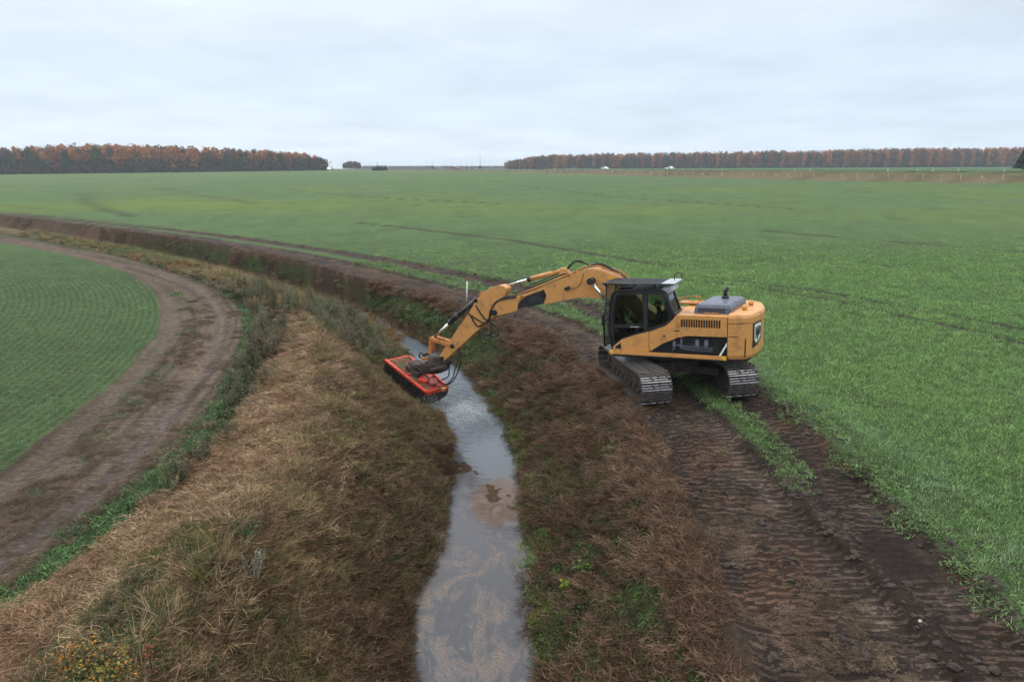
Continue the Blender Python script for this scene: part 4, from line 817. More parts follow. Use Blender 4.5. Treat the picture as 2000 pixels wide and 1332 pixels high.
pane('window_pane', sc_in([(1.30, 2.80), (-.02, 2.84), (-.2, 2.2), (.4, 1.95), (1.36, 1.7)]), .378)
b = MB(); q0, q1 = Vector((1.40, 0, 2.82)), Vector((1.49, 0, 1.65)); dd = q1-q0; b.box(((q0+q1)/2)+Vector((.01, .83, 0)), (dd.length, .84, .008), Matrix.Rotation(-math.atan2(dd.z, dd.x), 3, 'Y')); b.build('windscreen', M['glass'], cab)
q0, q1 = Vector((-.12, 0, 2.90)), Vector((-.345, 0, 2.28)); dd = q1-q0; mid = (q0+q1)/2; rot = Matrix.Rotation(-math.atan2(dd.z, dd.x), 3, 'Y')
b = MB(); b.box(mid+Vector((0, .83, 0)), (dd.length, .80, .008), rot); b.build('rear_window', M['glass'], cab)
b = MB()
for y in (1.27, .40): b.box(mid+Vector((-.01, y, 0)), (dd.length+.06, .07, .05), rot)
for q in (q0, q1): b.box(q+Vector((-.01, .83, 0)), (.07, .94, .05), rot)
b.build('rear_window_frame', M['black'], cab)
b = MB(); b.prism([(.02, 3.0), (-.10, 2.93), (-.13, 2.86), (-.30, 2.95), (-.22, 3.08)], .42, 1.28, .01); b.build('rear_roof_panel', M['light_grey'], cab)
b = MB(); b.box((1.10, .72, 3.0), (.42, .40, .03)); b.box((.55, .83, 3.0), (.5, .6, .03), bev=.008); b.build('roof_hatch', M['light_grey'], cab)
dh = MB(); dh.tube([(.62, 1.33, 1.92), (.62, 1.36, 1.92), (.86, 1.36, 1.92), (.86, 1.33, 1.92)], .012, 6); dh.build('door_handle', M['light_grey'], cab)
b = MB(); b.box((.96, 1.318, 1.93), (.88, .014, .045)); b.box((.44, 1.318, 2.35), (.08, .012, 1.05)); b.build('door_frame', M['rubber'], cab)
b = MB(); b.tube([(1.45, 1.33, 1.62), (1.47, 1.42, 1.66), (1.49, 1.42, 2.25), (1.45, 1.33, 2.3)], .016, 6); b.build('grab_rail', M['black'], cab)
# roof guard plate on brackets, wider than the cab
b = MB(); b.prism([(1.63, 1.41), (-.02, 1.40), (-.02, .24), (1.60, .24)], 3.13, 3.16, .008, 'z')
b.tube([(1.64, 1.42, 3.145), (-.36, 1.40, 3.145)], .022, 8); b.tube([(1.64, 1.42, 3.145), (1.61, .23, 3.145)], .022, 8)
for x in (1.3, .2):
    for y in (1.2, .45): b.box((x, y, 3.06), (.05, .05, .16))
for y in np.linspace(.4, 1.25, 5): b.box((.8, y, 3.165), (1.55, .02, .012))
gd = b.build('roof_guard', M['black'], ex)
b = MB(); b.prism([(-.02, 1.40), (-.36, 1.39), (-.38, .24), (-.02, .24)], 3.125, 3.165, .008, 'z'); b.build('rear_guard_plate', M['light_grey'], gd)  # light grey stands in for the sky reflected off the guard's rear part
b = MB(); b.tube(curve_pts([(-.2, .55, 3.16), (-.2, .55, 3.30), (-.28, .5, 3.36), (-.36, .42, 3.32), (-.38, .38, 3.16)]), .014, 6); b.build('aerial_loop', M['black'], gd)
# front guard: frame with upright bars
b = MB(); gx0 = 1.60
b.tube([(gx0+.04, 1.30, 1.30), (gx0+.06, 1.30, 2.0), (gx0-.04, 1.30, 3.10)], .028, 8); b.tube([(gx0+.04, .38, 1.30), (gx0+.06, .38, 2.0), (gx0-.04, .38, 3.10)], .028, 8)
for z in (1.32, 2.05, 3.08): b.tube([(gx0+.03, 1.30, z), (gx0+.03, .38, z)], .024, 8)
fg = b.build('front_guard', M['black'], ex)
for y in np.linspace(.47, 1.22, 8):
    b = MB(); b.tube([(gx0+.04, y, 1.32), (gx0+.06, y, 2.0), (gx0-.04, y, 3.08)], .011, 6); b.build('guard_bar', M['steel'], fg)
b = MB(); b.box((1.66, 1.36, 2.1), (.05, .16, .30), bev=.015); b.tube([(1.62, 1.30, 2.3), (1.66, 1.36, 2.25)], .012, 6); b.build('side_mirror', M['black'], ex)
# cab inside
b = MB(); b.box((.22, .85, 1.66), (.5, .5, .14), bev=.05); b.box((-.02, .85, 2.05), (.14, .48, .7), Matrix.Rotation(-.15, 3, 'Y'), bev=.05); b.box((-.06, .85, 2.48), (.1, .26, .18), bev=.04)
b.box((.22, .85, 1.45), (.4, .4, .35)); b.build('seat', M['seat'], cab)
for y in (1.12, .58):
    b = MB(); b.box((.45, y, 1.70), (.4, .16, .14), bev=.03); b.tube([(.62, y, 1.75), (.66, y, 1.95)], .014, 6); b.ball((.66, y, 1.97), .035); b.build('joystick_console', M['black'], cab)
b = MB(); b.box((1.32, .47, 2.02), (.08, .12, .26), bev=.015); b.mi = 1; b.box((1.12, .46, 2.1), (.02, .08, .13)); b.build('monitor', [M['black'], M['yellowtag']], cab)
# boom
LB_ = .27
BO = [(5.76, 2.06), (5.58, 2.36), (4.72, 2.57), (3.92, 2.88), (3.03, 3.22), (2.60, 3.40), (2.40, 3.43), (2.13, 3.41), (1.55, 3.20), (1.15, 2.85), (.70, 2.35), (.28, 2.02), (.18, 1.78), (.38, 1.60), (.70, 1.72), (1.25, 2.30), (1.55, 2.50), (1.87, 2.57), (2.81, 2.56), (3.89, 2.30), (4.89, 2.07), (5.68, 1.87)]
b = MB(); b.prism(BO[2:-2], -LB_, LB_, .018)
for y in (-1, 1): b.prism([BO[-2], BO[-1], BO[0], BO[1], BO[2]], y*.20, y*LB_, .008)
boom = b.build('boom', M['yellow'], ex)
b = MB()
for y in (LB_+.002, -LB_-.002-.006): b.prism([(4.87, 2.13), (4.83, 2.32), (4.54, 2.56), (3.93, 2.78), (3.85, 2.60), (3.95, 2.33)], y, y+.006)
b.build('black_side_panel', M['black'], boom)
b = MB()
for y in (LB_+.001, -LB_-.011): b.prism([(1.80, 3.22), (1.52, 3.14), (1.30, 2.90), (1.25, 2.45), (1.60, 2.56), (1.74, 2.60)], y, y+.01)
b.build('bright_side_plate', M['yellow_bright'], boom)
b = MB()
for y in (-1, 1): b.tube([(2.32, y*.24, 3.08), (2.32, y*.56, 3.08)], .10, 16); 
b.tube([(5.70, -.34, 1.99), (5.70, .34, 1.99)], .095, 16); b.tube([(5.70, -.36, 1.99), (5.70, .36, 1.99)], .05, 12); b.build('pivot_pin', M['black'], boom)
b = MB(); b.box((3.13, .33, 2.84), (.16, .12, .10), Matrix.Rotation(.4, 3, 'Y'), bev=.03); b.tube(curve_pts([(3.05, .30, 2.84), (2.90, .29, 2.83), (2.72, .285, 2.96), (2.66, .28, 3.10), (2.60, .275, 3.30)]), .008, 5); b.build('work_lamp', M['black'], boom)
b = MB(); b.tube([(2.95, -.28, 3.29), (2.95, .28, 3.29)], .03, 8)
for y in (.22, -.22): b.tube([(5.2, y, 2.50), (4.3, y, 2.79), (3.0, y, 3.30), (2.55, y, 3.50), (2.1, y, 3.49), (1.5, y, 3.26), (1.1, y, 2.93)], .02, 7)
for y in (.15, .08): b.tube([(4.6, y, 2.70), (3.0, y, 3.31), (2.55, y, 3.49), (2.1, y, 3.49), (1.5, y, 3.25)], .018, 7)
b.build('steel_pipes', M['yellow_worn'], boom)
# stick cylinder
b = MB(); b.tube([(3.30, 0, 3.36), (3.62, 0, 3.29)], .085, 14); b.tube([(3.55, 0, 3.31), (4.52, 0, 3.07)], .075, 16); b.mi = 1; b.tube([(4.48, 0, 3.08), (4.58, 0, 3.055)], .09, 16); b.mi = 2; b.tube([(4.55, 0, 3.063), (5.28, 0, 2.86)], .042, 12); b.mi = 0
b.prism([(3.45, 3.10), (3.45, 3.42), (3.25, 3.42), (3.1, 3.2)], -.12, .12, .01); b.build('stick_cylinder', [M['yellow'], M['black'], M['chrome']], ex)
for y in (.44, -.44):
    p0, p1 = Vector((2.32, y, 3.08)), Vector((1.02, y, 1.50)); dd = (p1-p0)
    b = MB(); b.ball(p0, .10, sy=.6); b.mi = 2; b.tube([p0, p0+dd*.42], .045, 14); b.mi = 1; b.tube([p0+dd*.37, p0+dd*.42], .085, 14); b.mi = 1; b.tube([p0+dd*.42, p1], .075, 16); b.build('lift_cylinder', [M['black'], M['black'], M['chrome']], ex)
# stick
SO = [(5.89, 2.78), (5.60, 2.86), (5.45, 2.88), (5.26, 2.78), (5.28, 2.66), (5.42, 2.45), (5.52, 2.05), (5.62, 1.90), (5.80, 1.80), (6.46, 1.32), (7.74, .26), (7.86, .18), (7.99, .30), (7.95, .42), (7.15, 1.41), (6.69, 1.95), (6.39, 2.42)]
b = MB(); b.prism(SO, -.185, .185, .018); st = b.build('stick', M['yellow'], ex)
b = MB(); b.tube([(7.42, -.24, .76), (7.42, .24, .76)], .07, 14); b.tube([(7.86, -.24, .31), (7.86, .24, .31)], .06, 14); b.tube([(6.42, -.22, 2.36), (6.42, .22, 2.36)], .07, 14); b.build('pivot_pin', M['black'], st)
b = MB()
for y in (.06, -.06): b.box((6.28, y, 2.45), (.34, .03, .26), Matrix.Rotation(.75, 3, 'Y'), bev=.01)
b.build('cylinder_bracket', M['yellow_worn'], st)
b = MB(); b.tube([(6.30, 0, 2.50), (6.42, 0, 2.40)], .10, 14); b.tube([(6.35, 0, 2.46), (7.58, 0, 1.53)], .085, 18); b.tube([(7.20, 0, 1.83), (7.40, 0, 1.67)], .105, 16); b.tube([(7.52, 0, 1.58), (7.62, 0, 1.50)], .10, 16); b.mi = 1; b.tube([(7.58, 0, 1.53), (8.26, 0, .98)], .048, 14); b.build('attachment_cylinder', [M['black'], M['chrome']], ex)
b = MB()
for y in (.15, -.15):
    p = [Vector((8.28, y, .97)), Vector((7.42, y, .76))]; b.tube(p, .05, 8)
    b.tube([(8.28, y, .97), (7.84, y, .42)], .055, 8) if False else b.box((7.86, y*1.3, .86), (.92, .04, .13), Matrix.Rotation(-math.atan2(-.21, -.86)-math.pi, 3, 'Y'), bev=.015)
b.tube([(8.28, -.2, .97), (8.28, .2, .97)], .06, 12); b.build('tipping_link', M['yellow_worn'], ex)
b = MB()
for y in (.10, -.10): b.box((8.37, y, .70), (.13, .05, .62), Matrix.Rotation(-.18, 3, 'Y'), bev=.02)
b.build('side_link', M['yellow_worn'], ex)
# hoses on boom and stick
def hose(name, runs, r, parent, mat='rubber'):
    b = MB()
    for q in runs: b.tube(curve_pts(q, 6), r, 7)
    return b.build(name, M[mat], parent)
hose('boom_hoses', [[(3.85, .05, 3.22), (3.62, .02, 3.38), (3.30, 0, 3.37), (3.14, 0, 3.52), (3.0, 0, 3.64), (2.80, -.02, 3.64), (2.52, -.03, 3.49)], [(3.9, -.05, 3.18), (3.66, -.06, 3.34), (3.30, -.06, 3.36), (3.14, -.05, 3.48), (2.98, -.05, 3.60), (2.78, -.06, 3.60), (2.5, -.08, 3.48)],
     [(2.5, .14, 3.5), (2.2, .16, 3.56), (1.95, .16, 3.49), (1.6, .16, 3.30), (1.35, .18, 3.14), (1.1, .2, 2.85)], [(2.5, .06, 3.5), (2.2, .05, 3.58), (1.9, .05, 3.48), (1.5, .06, 3.26), (1.2, .08, 3.02)],
     [(3.0, .12, 3.30), (3.4, .13, 3.22), (3.9, .14, 3.02), (4.5, .16, 2.80), (5.0, .2, 2.62)], [(3.4, -.1, 3.3), (3.8, -.12, 3.15), (4.3, -.12, 2.95), (4.6, -.1, 2.9)]], .020, boom)
hose('stick_hoses', [[(4.9, .24, 2.56), (5.2, .25, 2.52), (5.5, .26, 2.42), (5.80, .26, 2.15), (5.86, .25, 1.90), (6.05, .22, 1.72), (6.30, .21, 2.0), (6.42, .2, 2.2)], [(4.9, .28, 2.52), (5.25, .29, 2.46), (5.6, .29, 2.36), (5.84, .28, 2.05), (5.92, .26, 1.8), (6.10, .23, 1.62), (6.35, .21, 1.70), (6.62, .2, 1.85)],
     [(6.1, .23, 1.62), (6.4, .22, 1.5), (6.62, .2, 1.80), (6.72, .2, 1.92)], [(5.9, .24, 1.80), (5.85, .26, 1.45), (5.95, .26, 1.22), (6.2, .25, 1.22), (6.35, .22, 1.36)], [(6.0, .2, 1.7), (5.75, .22, 1.55), (5.60, .22, 1.35), (5.70, .22, 1.20), (6.0, .2, 1.18), (6.3, .2, 1.35)]], .026, st)
hose('mower_hoses', [[(7.15, .2, .72), (7.10, .22, .40), (7.25, .25, -.15), (7.55, .28, -.55), (8.0, .25, -.72), (8.35, .2, -.62)], [(7.2, .1, .68), (7.25, .15, .30), (7.40, .18, -.10), (7.48, .2, -.35), (7.75, .2, -.62), (8.1, .15, -.55)], [(7.6, .0, .36), (7.68, .05, 0), (7.72, .1, -.35), (8.0, .1, -.5)]], .022, st)
# quick coupler and swivel
b = MB(); b.box((8.12, 0, .18), (.62, .40, .30), Matrix.Rotation(.12, 3, 'Y'), bev=.04); b.tube([(8.30, 0, .30), (8.30, 0, -.28)], .24, 20); b.box((8.05, 0, -.05), (.40, .46, .26), Matrix.Rotation(-.25, 3, 'Y'), bev=.05); b.box((8.55, .05, -.06), (.44, .40, .26), bev=.04)
b.tube([(8.62, -.2, .36), (8.62, .2, .36)], .06, 10); b.tube(curve_pts([(8.6, .1, .3), (8.78, .1, .42), (8.86, .1, .32), (8.8, .1, .22)]), .03, 8)
b.tube([(7.7, -.26, .1), (8.3, -.30, -.1)], .07, 12); b.tube([(7.7, .26, .05), (8.3, .30, -.15)], .07, 12)
b.mi = 1; b.box((8.50, 0, .22), (.50, .30, .12), Matrix.Rotation(.1, 3, 'Y'), bev=.03)
b.build('quick_coupler', [M['mudsteel'], M['yellow_worn']], ex)
# flail mower
toL = lambda p: UP.transposed() @ (Vector(p)-EC)
MA, MBp = Vector((-4.62, 24.05, -.40)), Vector((-2.97, 22.45, -1.09)); wv = (MBp-MA); MW = wv.length; wv.normalize()
dvv = Vector((-wv.y, wv.x, 0)).normalized(); nvv = wv.cross(dvv).normalized()
if nvv.z < 0: nvv = -nvv
Mm = Matrix(((wv.x, dvv.x, nvv.x, MA.x), (wv.y, dvv.y, nvv.y, MA.y), (wv.z, dvv.z, nvv.z, MA.z), (0, 0, 0, 1)))
ML = ex.matrix_world.inverted() @ Mm; DP = 1.02
b = MB(); b.M = ML; b.box((MW/2, DP*.5, -.03), (MW, DP, .05), bev=.01); mow = b.build('flail_mower', M['red_dirty'], ex); mow['label'] = 'bright red flail mower head with dark flap'
def mb(): q = MB(); q.M = ML; return q
b = mb(); b.box((MW/2, .0, .0), (MW+.04, .11, .10), bev=.015); b.build('front_beam', M['red'], mow)
for x in (.0, MW):
    b = mb(); q = [(0, -.55), (0, .0), (DP, .0), (DP, -.35), (DP*.7, -.50)]
    a_ = [b.bm.verts.new(ML @ Vector((x-.02, p[0], p[1]))) for p in q]; c_ = [b.bm.verts.new(ML @ Vector((x+.02, p[0], p[1]))) for p in q]
    b.bm.faces.new(a_); b.bm.faces.new(c_[::-1])
    for i in range(5): b.bm.faces.new([a_[i], c_[i], c_[(i+1) % 5], a_[(i+1) % 5]])
    b.build('side_plate', M['black'], mow)
    b = mb(); b.box((x, DP/2, -.06), (.06, DP, .13), bev=.012); b.build('side_rail', M['red'], mow)
nfl = 14
for k in range(nfl):
    b = mb(); x = (k+.5)*MW/nfl; b.box((x, -.03+.02*math.sin(k*2.3), -.30), (MW/nfl*.94, .02, .56), Matrix.Rotation(.12*math.sin(k*1.7), 3, 'X')); b.build('rubber_flap', M['rubber'], mow)
b = mb(); b.tube([(.05, DP*.45, -.35), (MW-.05, DP*.45, -.35)], .14, 14)
for k in range(26):
    a_ = k*2.4; b.box((.1+k*(MW-.2)/25, DP*.45+.2*math.cos(a_), -.35+.2*math.sin(a_)), (.05, .07, .14), Matrix.Rotation(a_, 3, 'X'))
b.build('flail_rotor', M['mudsteel'], mow)
b = mb(); b.tube([(.05, DP*.9, -.42), (MW-.05, DP*.9, -.42)], .09, 12); b.build('rear_roller', M['mudsteel'], mow)
for (x0, x1, y, h) in ((.45, 1.15, .85, .10), (1.05, 2.1, .62, .10), (.15, .6, .95, .06), (1.5, 2.3, .95, .08)):
    b = mb(); b.box(((x0+x1)/2, y, .04), (x1-x0, .09, h), Matrix.Rotation(-.12, 3, 'Z'), bev=.012); b.build('stiffener', M['red'], mow)
b = mb(); b.box((1.22, .45, .02), (.05, .9, .10), bev=.01); b.box((1.7, .5, .05), (.35, .6, .12), Matrix.Rotation(.5, 3, 'Z'), bev=.03); b.build('headstock', M['red'], mow)
b = mb(); b.box((1.18, .55, .10), (.7, .6, .2), bev=.04); b.tube([(1.18, .5, .1), (1.18, .5, .42)], .22, 18); b.tube([(.9, .35, .3), (1.6, .45, .3)], .06, 10); b.tube(curve_pts([(1.3, .3, .35), (1.5, .25, .42), (1.8, .35, .3), (2.0, .5, .15)]), .025, 7); b.build('swivel_mount', M['mudsteel'], mow)
b = mb(); b.tube([(MW-.32, .55, .02), (MW-.32, .55, .18)], .145, 18); b.ball((MW-.32, .55, .18), .14, sz=.35, seg=16); b.build('motor_cover', M['pink'], mow)
b = mb(); b.box((MW+.02, .75, -.05), (.12, .2, .12), bev=.02); b.build('skid_bracket', M['amber'], mow)
b = mb()
r_ = random.Random(3)
for k in range(1100):
    x, y = r_.uniform(.08, MW-.3), r_.uniform(.08, DP-.08); a_ = r_.random()*6.3; b.box((x, y, .005+r_.random()*.02), (r_.uniform(.06, .18), .007, .005), Matrix.Rotation(a_, 3, 'Z'))
cl = b.build('grass_clippings', simple('clippings', (.15, .14, .07), .9), mow); cl['kind'] = 'stuff'

# spray and clippings flung out under the low end of the mower
V = []; Fc = []; r_ = random.Random(21)
for k in range(520):
    t = r_.random(); p = Vector((-2.85+r_.gauss(0, .22)+.25*t, 22.35+r_.gauss(0, .25)-.35*t, -1.25-.42*t+abs(r_.gauss(0, .06)))); u = Vector((r_.gauss(0, 1), r_.gauss(0, 1), r_.gauss(0, 1))).normalized()*r_.uniform(.006, .02); w = u.orthogonal()*.7; k_ = len(V)
    V += [tuple(p-u), tuple(p+u), tuple(p+w)]; Fc.append((k_, k_+1, k_+2))
setp(mesh_from('water_spray', V, Fc, [simple('spray', (.45, .45, .45), .3, dirt=(.15, .13, .08), dscale=30, damt=1.5)]), 'water drops and clippings thrown out under the low end of the red mower', None, None, 'stuff')
# operator
def figure(name, joints, edges, mat, parent=None, sub=1):
    names = list(joints); me = bpy.data.meshes.new(name); me.from_pydata([joints[n][0] for n in names], [(names.index(a), names.index(b)) for a, b in edges], [])
    o = link_mesh(name, me, parent); me.materials.append(mat); md = o.modifiers.new('skin', 'SKIN'); md.use_smooth_shade = True
    for i, n in enumerate(names):
        v = me.skin_vertices[0].data[i]; rr = joints[n][1]; v.radius = (rr, rr) if not isinstance(rr, tuple) else rr; v.use_root = (i == 0)
    s = o.modifiers.new('sub', 'SUBSURF'); s.levels = sub; s.render_levels = sub; return o
Y = .85
J = dict(pelvis=((.22, Y, 1.80), .15), chest=((.14, Y, 2.12), (.17, .13)), neck=((.16, Y, 2.34), .06), head=((.20, Y, 2.46), .085), crown=((.20, Y, 2.55), .07),
 hl=((.30, Y+.1, 1.80), .10), kl=((.72, Y+.14, 1.90), .07), al=((.80, Y+.14, 1.50), .05), tl=((1.0, Y+.14, 1.46), .045), hr=((.30, Y-.1, 1.80), .10), kr=((.72, Y-.14, 1.90), .07), ar=((.80, Y-.14, 1.50), .05), tr=((1.0, Y-.14, 1.46), .045),
 sl=((.14, Y+.19, 2.24), .07), el=((.22, Y+.27, 1.98), .055), wl=((.56, Y+.26, 1.97), .04), gl=((.64, Y+.26, 1.98), .035), sr=((.14, Y-.19, 2.24), .07), er=((.22, Y-.27, 1.98), .055), wr=((.56, Y-.26, 1.97), .04), gr=((.64, Y-.26, 1.98), .035))
EG = [('pelvis', 'chest'), ('chest', 'neck'), ('neck', 'head'), ('head', 'crown'), ('pelvis', 'hl'), ('hl', 'kl'), ('kl', 'al'), ('al', 'tl'), ('pelvis', 'hr'), ('hr', 'kr'), ('kr', 'ar'), ('ar', 'tr'), ('chest', 'sl'), ('sl', 'el'), ('el', 'wl'), ('wl', 'gl'), ('chest', 'sr'), ('sr', 'er'), ('er', 'wr'), ('wr', 'gr')]
pe = empty('person'); pe.matrix_world = ex.matrix_world; setp(pe, 'seated operator in dark jacket and blue trousers inside the excavator cab', 'person')
figure('body', J, EG, M['jacket'], pe)
sub_ = lambda ks, g: {k: (J[k][0], J[k][1]+g if not isinstance(J[k][1], tuple) else J[k][1]) for k in ks}
figure('trousers', sub_(['pelvis', 'hl', 'kl', 'al', 'hr', 'kr', 'ar'], .014), [('pelvis', 'hl'), ('hl', 'kl'), ('kl', 'al'), ('pelvis', 'hr'), ('hr', 'kr'), ('kr', 'ar')], M['jeans'], pe)
b = MB(); b.ball((.21, Y, 2.50), .092, sx=1.05, sy=.85, sz=1.2, seg=14); b.ball((.305, Y, 2.49), .018, seg=6); b.ball((.2, Y+.082, 2.49), .022, sy=.4, seg=6); b.ball((.2, Y-.082, 2.49), .022, sy=.4, seg=6); b.build('face', M['skin'], pe)
b = MB(); b.ball((.19, Y, 2.545), .098, sx=1.05, sy=.9, sz=.9, seg=14); b.build('hair', M['hair'], pe)
for s in (1, -1):
    b = MB()
    for k in range(4): b.tube(curve_pts([(.61, Y+s*.26, 2.0-.018*k), (.665, Y+s*(.26+.035), 2.0-.018*k), (.70, Y+s*.26, 1.995-.018*k), (.68, Y+s*.235, 1.99-.018*k)], 3), .010, 6)
    b.tube([(.61, Y+s*.24, 1.99), (.65, Y+s*.225, 2.03)], .011, 6); b.ball((.61, Y+s*.265, 1.975), .04, sx=1.1, sy=.6); b.build('hand', M['skin'], pe)

# ------------------------------------------------------------------ small things near by
pz = zat(-2.28, 33.6); mk = MB(); mk.tube([(0, 0, 0), (.05, 0, 1.05)], .03, 10); mk.ball((.05, 0, 1.05), .03)
o = mk.build('marker_stake', M['white']); o.location = (-2.28, 33.6, pz-.02); setp(o, 'thin white marker stake standing on the right bank behind the excavator arm', 'stake')
def rock(name, x, y, s, mat, label, cat, flat=.6):
    b = MB(); bmesh.ops.create_icosphere(b.bm, subdivisions=2, radius=1)
    for v in b.bm.verts: v.co = Vector((v.co.x*s[0], v.co.y*s[1], v.co.z*s[2]))*random.uniform(.85, 1.12)
    o = b.build(name, M[mat]); o.location = (x, y, zat(x, y)+s[2]*.5); o.rotation_euler = (0, 0, random.random()*3); setp(o, label, cat); return o
rock('stone', 5.93, 8.62, (.04, .028, .02), 'stone', 'pale stone lying on the ridge between the two ruts, bottom right', 'stone')
b = MB(); b.tube(curve_pts([(-.14, 0, .02), (-.05, .03, .05), (.06, -.02, .05), (.15, .02, .03)]), .035, 8); b.box((.12, .0, .05), (.10, .09, .05), bev=.02)
o = b.build('plastic_scrap', M['black']); zx = zat(1.02, 15.1); o.location = (1.02, 15.1, zx+.06); o.rotation_euler = (0, -.3, .9); setp(o, 'small black scrap lying on the right ditch slope', 'scrap')
def wpx(y, x): return x
# saplings and thistle in the near left corner
def leafy_plant(name, label, cat, x, y, h, cols, n, spread, stems=3, leafsize=.05, stemr=.008, seed=0, pale=False):
    r = random.Random(seed); root = empty(name, (x, y, zat(x, y)-.03)); setp(root, label, cat); b = MB(); tips = []
    for k in range(stems):
        a = r.random()*6.28; t = Vector((math.cos(a)*spread*r.uniform(.2, 1), math.sin(a)*spread*r.uniform(.2, 1), h*r.uniform(.75, 1)))
        m_ = t*.5+Vector((r.uniform(-.05, .05), r.uniform(-.05, .05), .05)); cp = curve_pts([(0, 0, 0), tuple(m_), tuple(t)], 5); b.tube(cp, stemr, 5, r2=stemr*.3); tips.append(cp)
    b.build('stem', M['bark'] if not pale else M['bark_pale'], root)
    groups = {}
    for i in range(n):
        c = r.choice(range(len(cols))); groups.setdefault(c, []).append((r.choice(tips), r.uniform(.3, 1)))
    for c, lst in groups.items():
        V = []; Fc = []; bv = []
        for cp, t in lst:
            p = cp[min(len(cp)-1, int(t*len(cp)))]+Vector((r.gauss(0, .06), r.gauss(0, .06), r.gauss(0, .04)))*(spread/.3)
            u = Vector((r.uniform(-1, 1), r.uniform(-1, 1), r.uniform(-.4, .6))).normalized(); w = u.cross(Vector((r.uniform(-.3, .3), r.uniform(-.3, .3), 1))).normalized(); s = leafsize*r.uniform(.6, 1.3); k = len(V)
            V += [tuple(p), tuple(p+u*s*.5+w*s*.35), tuple(p+u*s), tuple(p+u*s*.5-w*s*.35)]; Fc += [(k, k+1, k+2), (k, k+2, k+3)]; bv += [r.random()]*4
        me = bpy.data.meshes.new('leaves'); me.from_pydata(V, [], Fc); fattr(me, 'bv', bv); me.materials.append(plantmat('leaf_'+name+str(c), cols[c], .3, False)); o = link_mesh('leaves', me, root); o['kind'] = 'stuff'
    return root
leafy_plant('sapling', 'low sapling with orange and yellow autumn leaves in the bottom left corner', 'sapling', -4.75, 6.75, .55, [(.36, .16, .03), (.30, .21, .04), (.11, .16, .04), (.10, .12, .04)], 520, .6, 12, .038, seed=4)
leafy_plant('sapling', 'small orange-leaved sapling at the left of the yellow one, near the bottom edge', 'sapling', -5.25, 7.0, .5, [(.38, .17, .03), (.28, .12, .03), (.11, .13, .04)], 240, .3, 8, .036, seed=5)
leafy_plant('sapling', 'thin dark upright sapling with a few red leaves at its tip', 'sapling', -4.2, 6.85, 1.0, [(.30, .07, .05), (.2, .06, .03)], 60, .12, 2, .036, .010, seed=6)
leafy_plant('thistle', 'pale dried thistle leaning on the left bank', 'thistle', -3.95, 9.3, .8, [(.26, .26, .21), (.17, .18, .13), (.10, .11, .07)], 160, .25, 7, .03, seed=8, pale=True)
leafy_plant('weed_bush', 'dark green leafy weed at the edge of the tan grass above the thistle', 'weed', -4.35, 10.1, .5, [(.03, .06, .025), (.045, .075, .03)], 420, .35, 9, .05, seed=9)
leafy_plant('dock_plant', 'yellow-green leafy plant at the right water edge', 'plant', 1.05, 11.35, .28, [(.30, .28, .03), (.12, .2, .04)], 90, .2, 6, .07, seed=10)
leafy_plant('dock_plant', 'green leafy plant beside the yellow-green one on the right bank', 'plant', 1.35, 11.55, .25, [(.07, .13, .04), (.12, .2, .04)], 120, .22, 6, .07, seed=12)

# ------------------------------------------------------------------ far things
def zb(x, y): return float(zfull_far(np.array([[x, y]], float))[0][0])
def at_px(px, d): return (px-1000)/1333*d*.97
# woodland trees
LEAFC = dict(orange=(.44, .185, .05), rust=(.32, .12, .05), olive=(.09, .10, .035), green=(.04, .065, .03), brown=(.16, .09, .055), grey=(.11, .09, .075))
leafm = {k: plantmat('tree_leaf_'+k, c, .15, False) for k, c in LEAFC.items()}
def crown_mesh(name, h, w, base, n, kind, seed):
    r = random.Random(seed); V = []; Fc = []; bv = []; lobes = []
    for i in range(13):
        t = (i+.5)/13; z = base+(h-base)*(.15+.8*t); rad = w*.5*(math.sin(math.pi*min(1, .25+.72*t))**.7)*.75; a = r.random()*6.28; lobes.append((Vector((math.cos(a)*rad*r.uniform(.2, .8), math.sin(a)*rad*r.uniform(.2, .8), z)), w*r.uniform(.16, .26)))
    for i in range(n):
        if kind == 'conifer':
            t = r.random()**1.3; z = base+(h-base)*t; rad = w*.5*(1-t)*r.uniform(.5, 1.05); a = r.random()*6.28; p = Vector((math.cos(a)*rad, math.sin(a)*rad, z)); val = r.random()
        else:
            c, q = r.choice(lobes); d = Vector((r.gauss(0, 1), r.gauss(0, 1), r.gauss(0, 1))).normalized(); p = c+Vector((d.x*q, d.y*q, d.z*q*1.25))*r.uniform(.6, 1.1); val = r.random()
        s = w*r.uniform(.045, .095); u = Vector((r.gauss(0, 1), r.gauss(0, 1), r.gauss(0, 1))).normalized(); v = u.cross(Vector((r.gauss(0, 1), r.gauss(0, 1), r.gauss(0, 1)))).normalized(); k = len(V)
        V += [tuple(p-u*s-v*s*.6), tuple(p+u*s-v*s*.3), tuple(p+v*s)]; Fc.append((k, k+1, k+2)); bv += [val]*3
    me = bpy.data.meshes.new(name); me.from_pydata(V, [], Fc); fattr(me, 'bv', bv); return me
KINDS = ['orange', 'rust', 'olive', 'green', 'brown', 'grey']
TREES = []
for i, k in enumerate(KINDS*2):
    con = (i == 9); h = 18.; cm = crown_mesh('crown', h, 9.5 if not con else 6.5, 1.0, 760, 'conifer' if con else 'leaf', 60+i); cm.materials.append(leafm[k])
    b = MB(); b.tube([(0, 0, -1), (random.uniform(-.3, .3), 0, h*.5), (random.uniform(-.5, .5), 0, h*.9)], .16, 5, r2=.05)
    for j in range(5):
        a = random.random()*6.28; z = random.uniform(5, 12); b.tube([(0, 0, z), (math.cos(a)*2, math.sin(a)*2, z+2.5)], .06, 4, r2=.02)
    to = b.build('trunk', M['bark_mid'] if i % 2 else M['bark_pale']); tm = to.data; bpy.data.objects.remove(to); TREES.append((k, cm, tm))
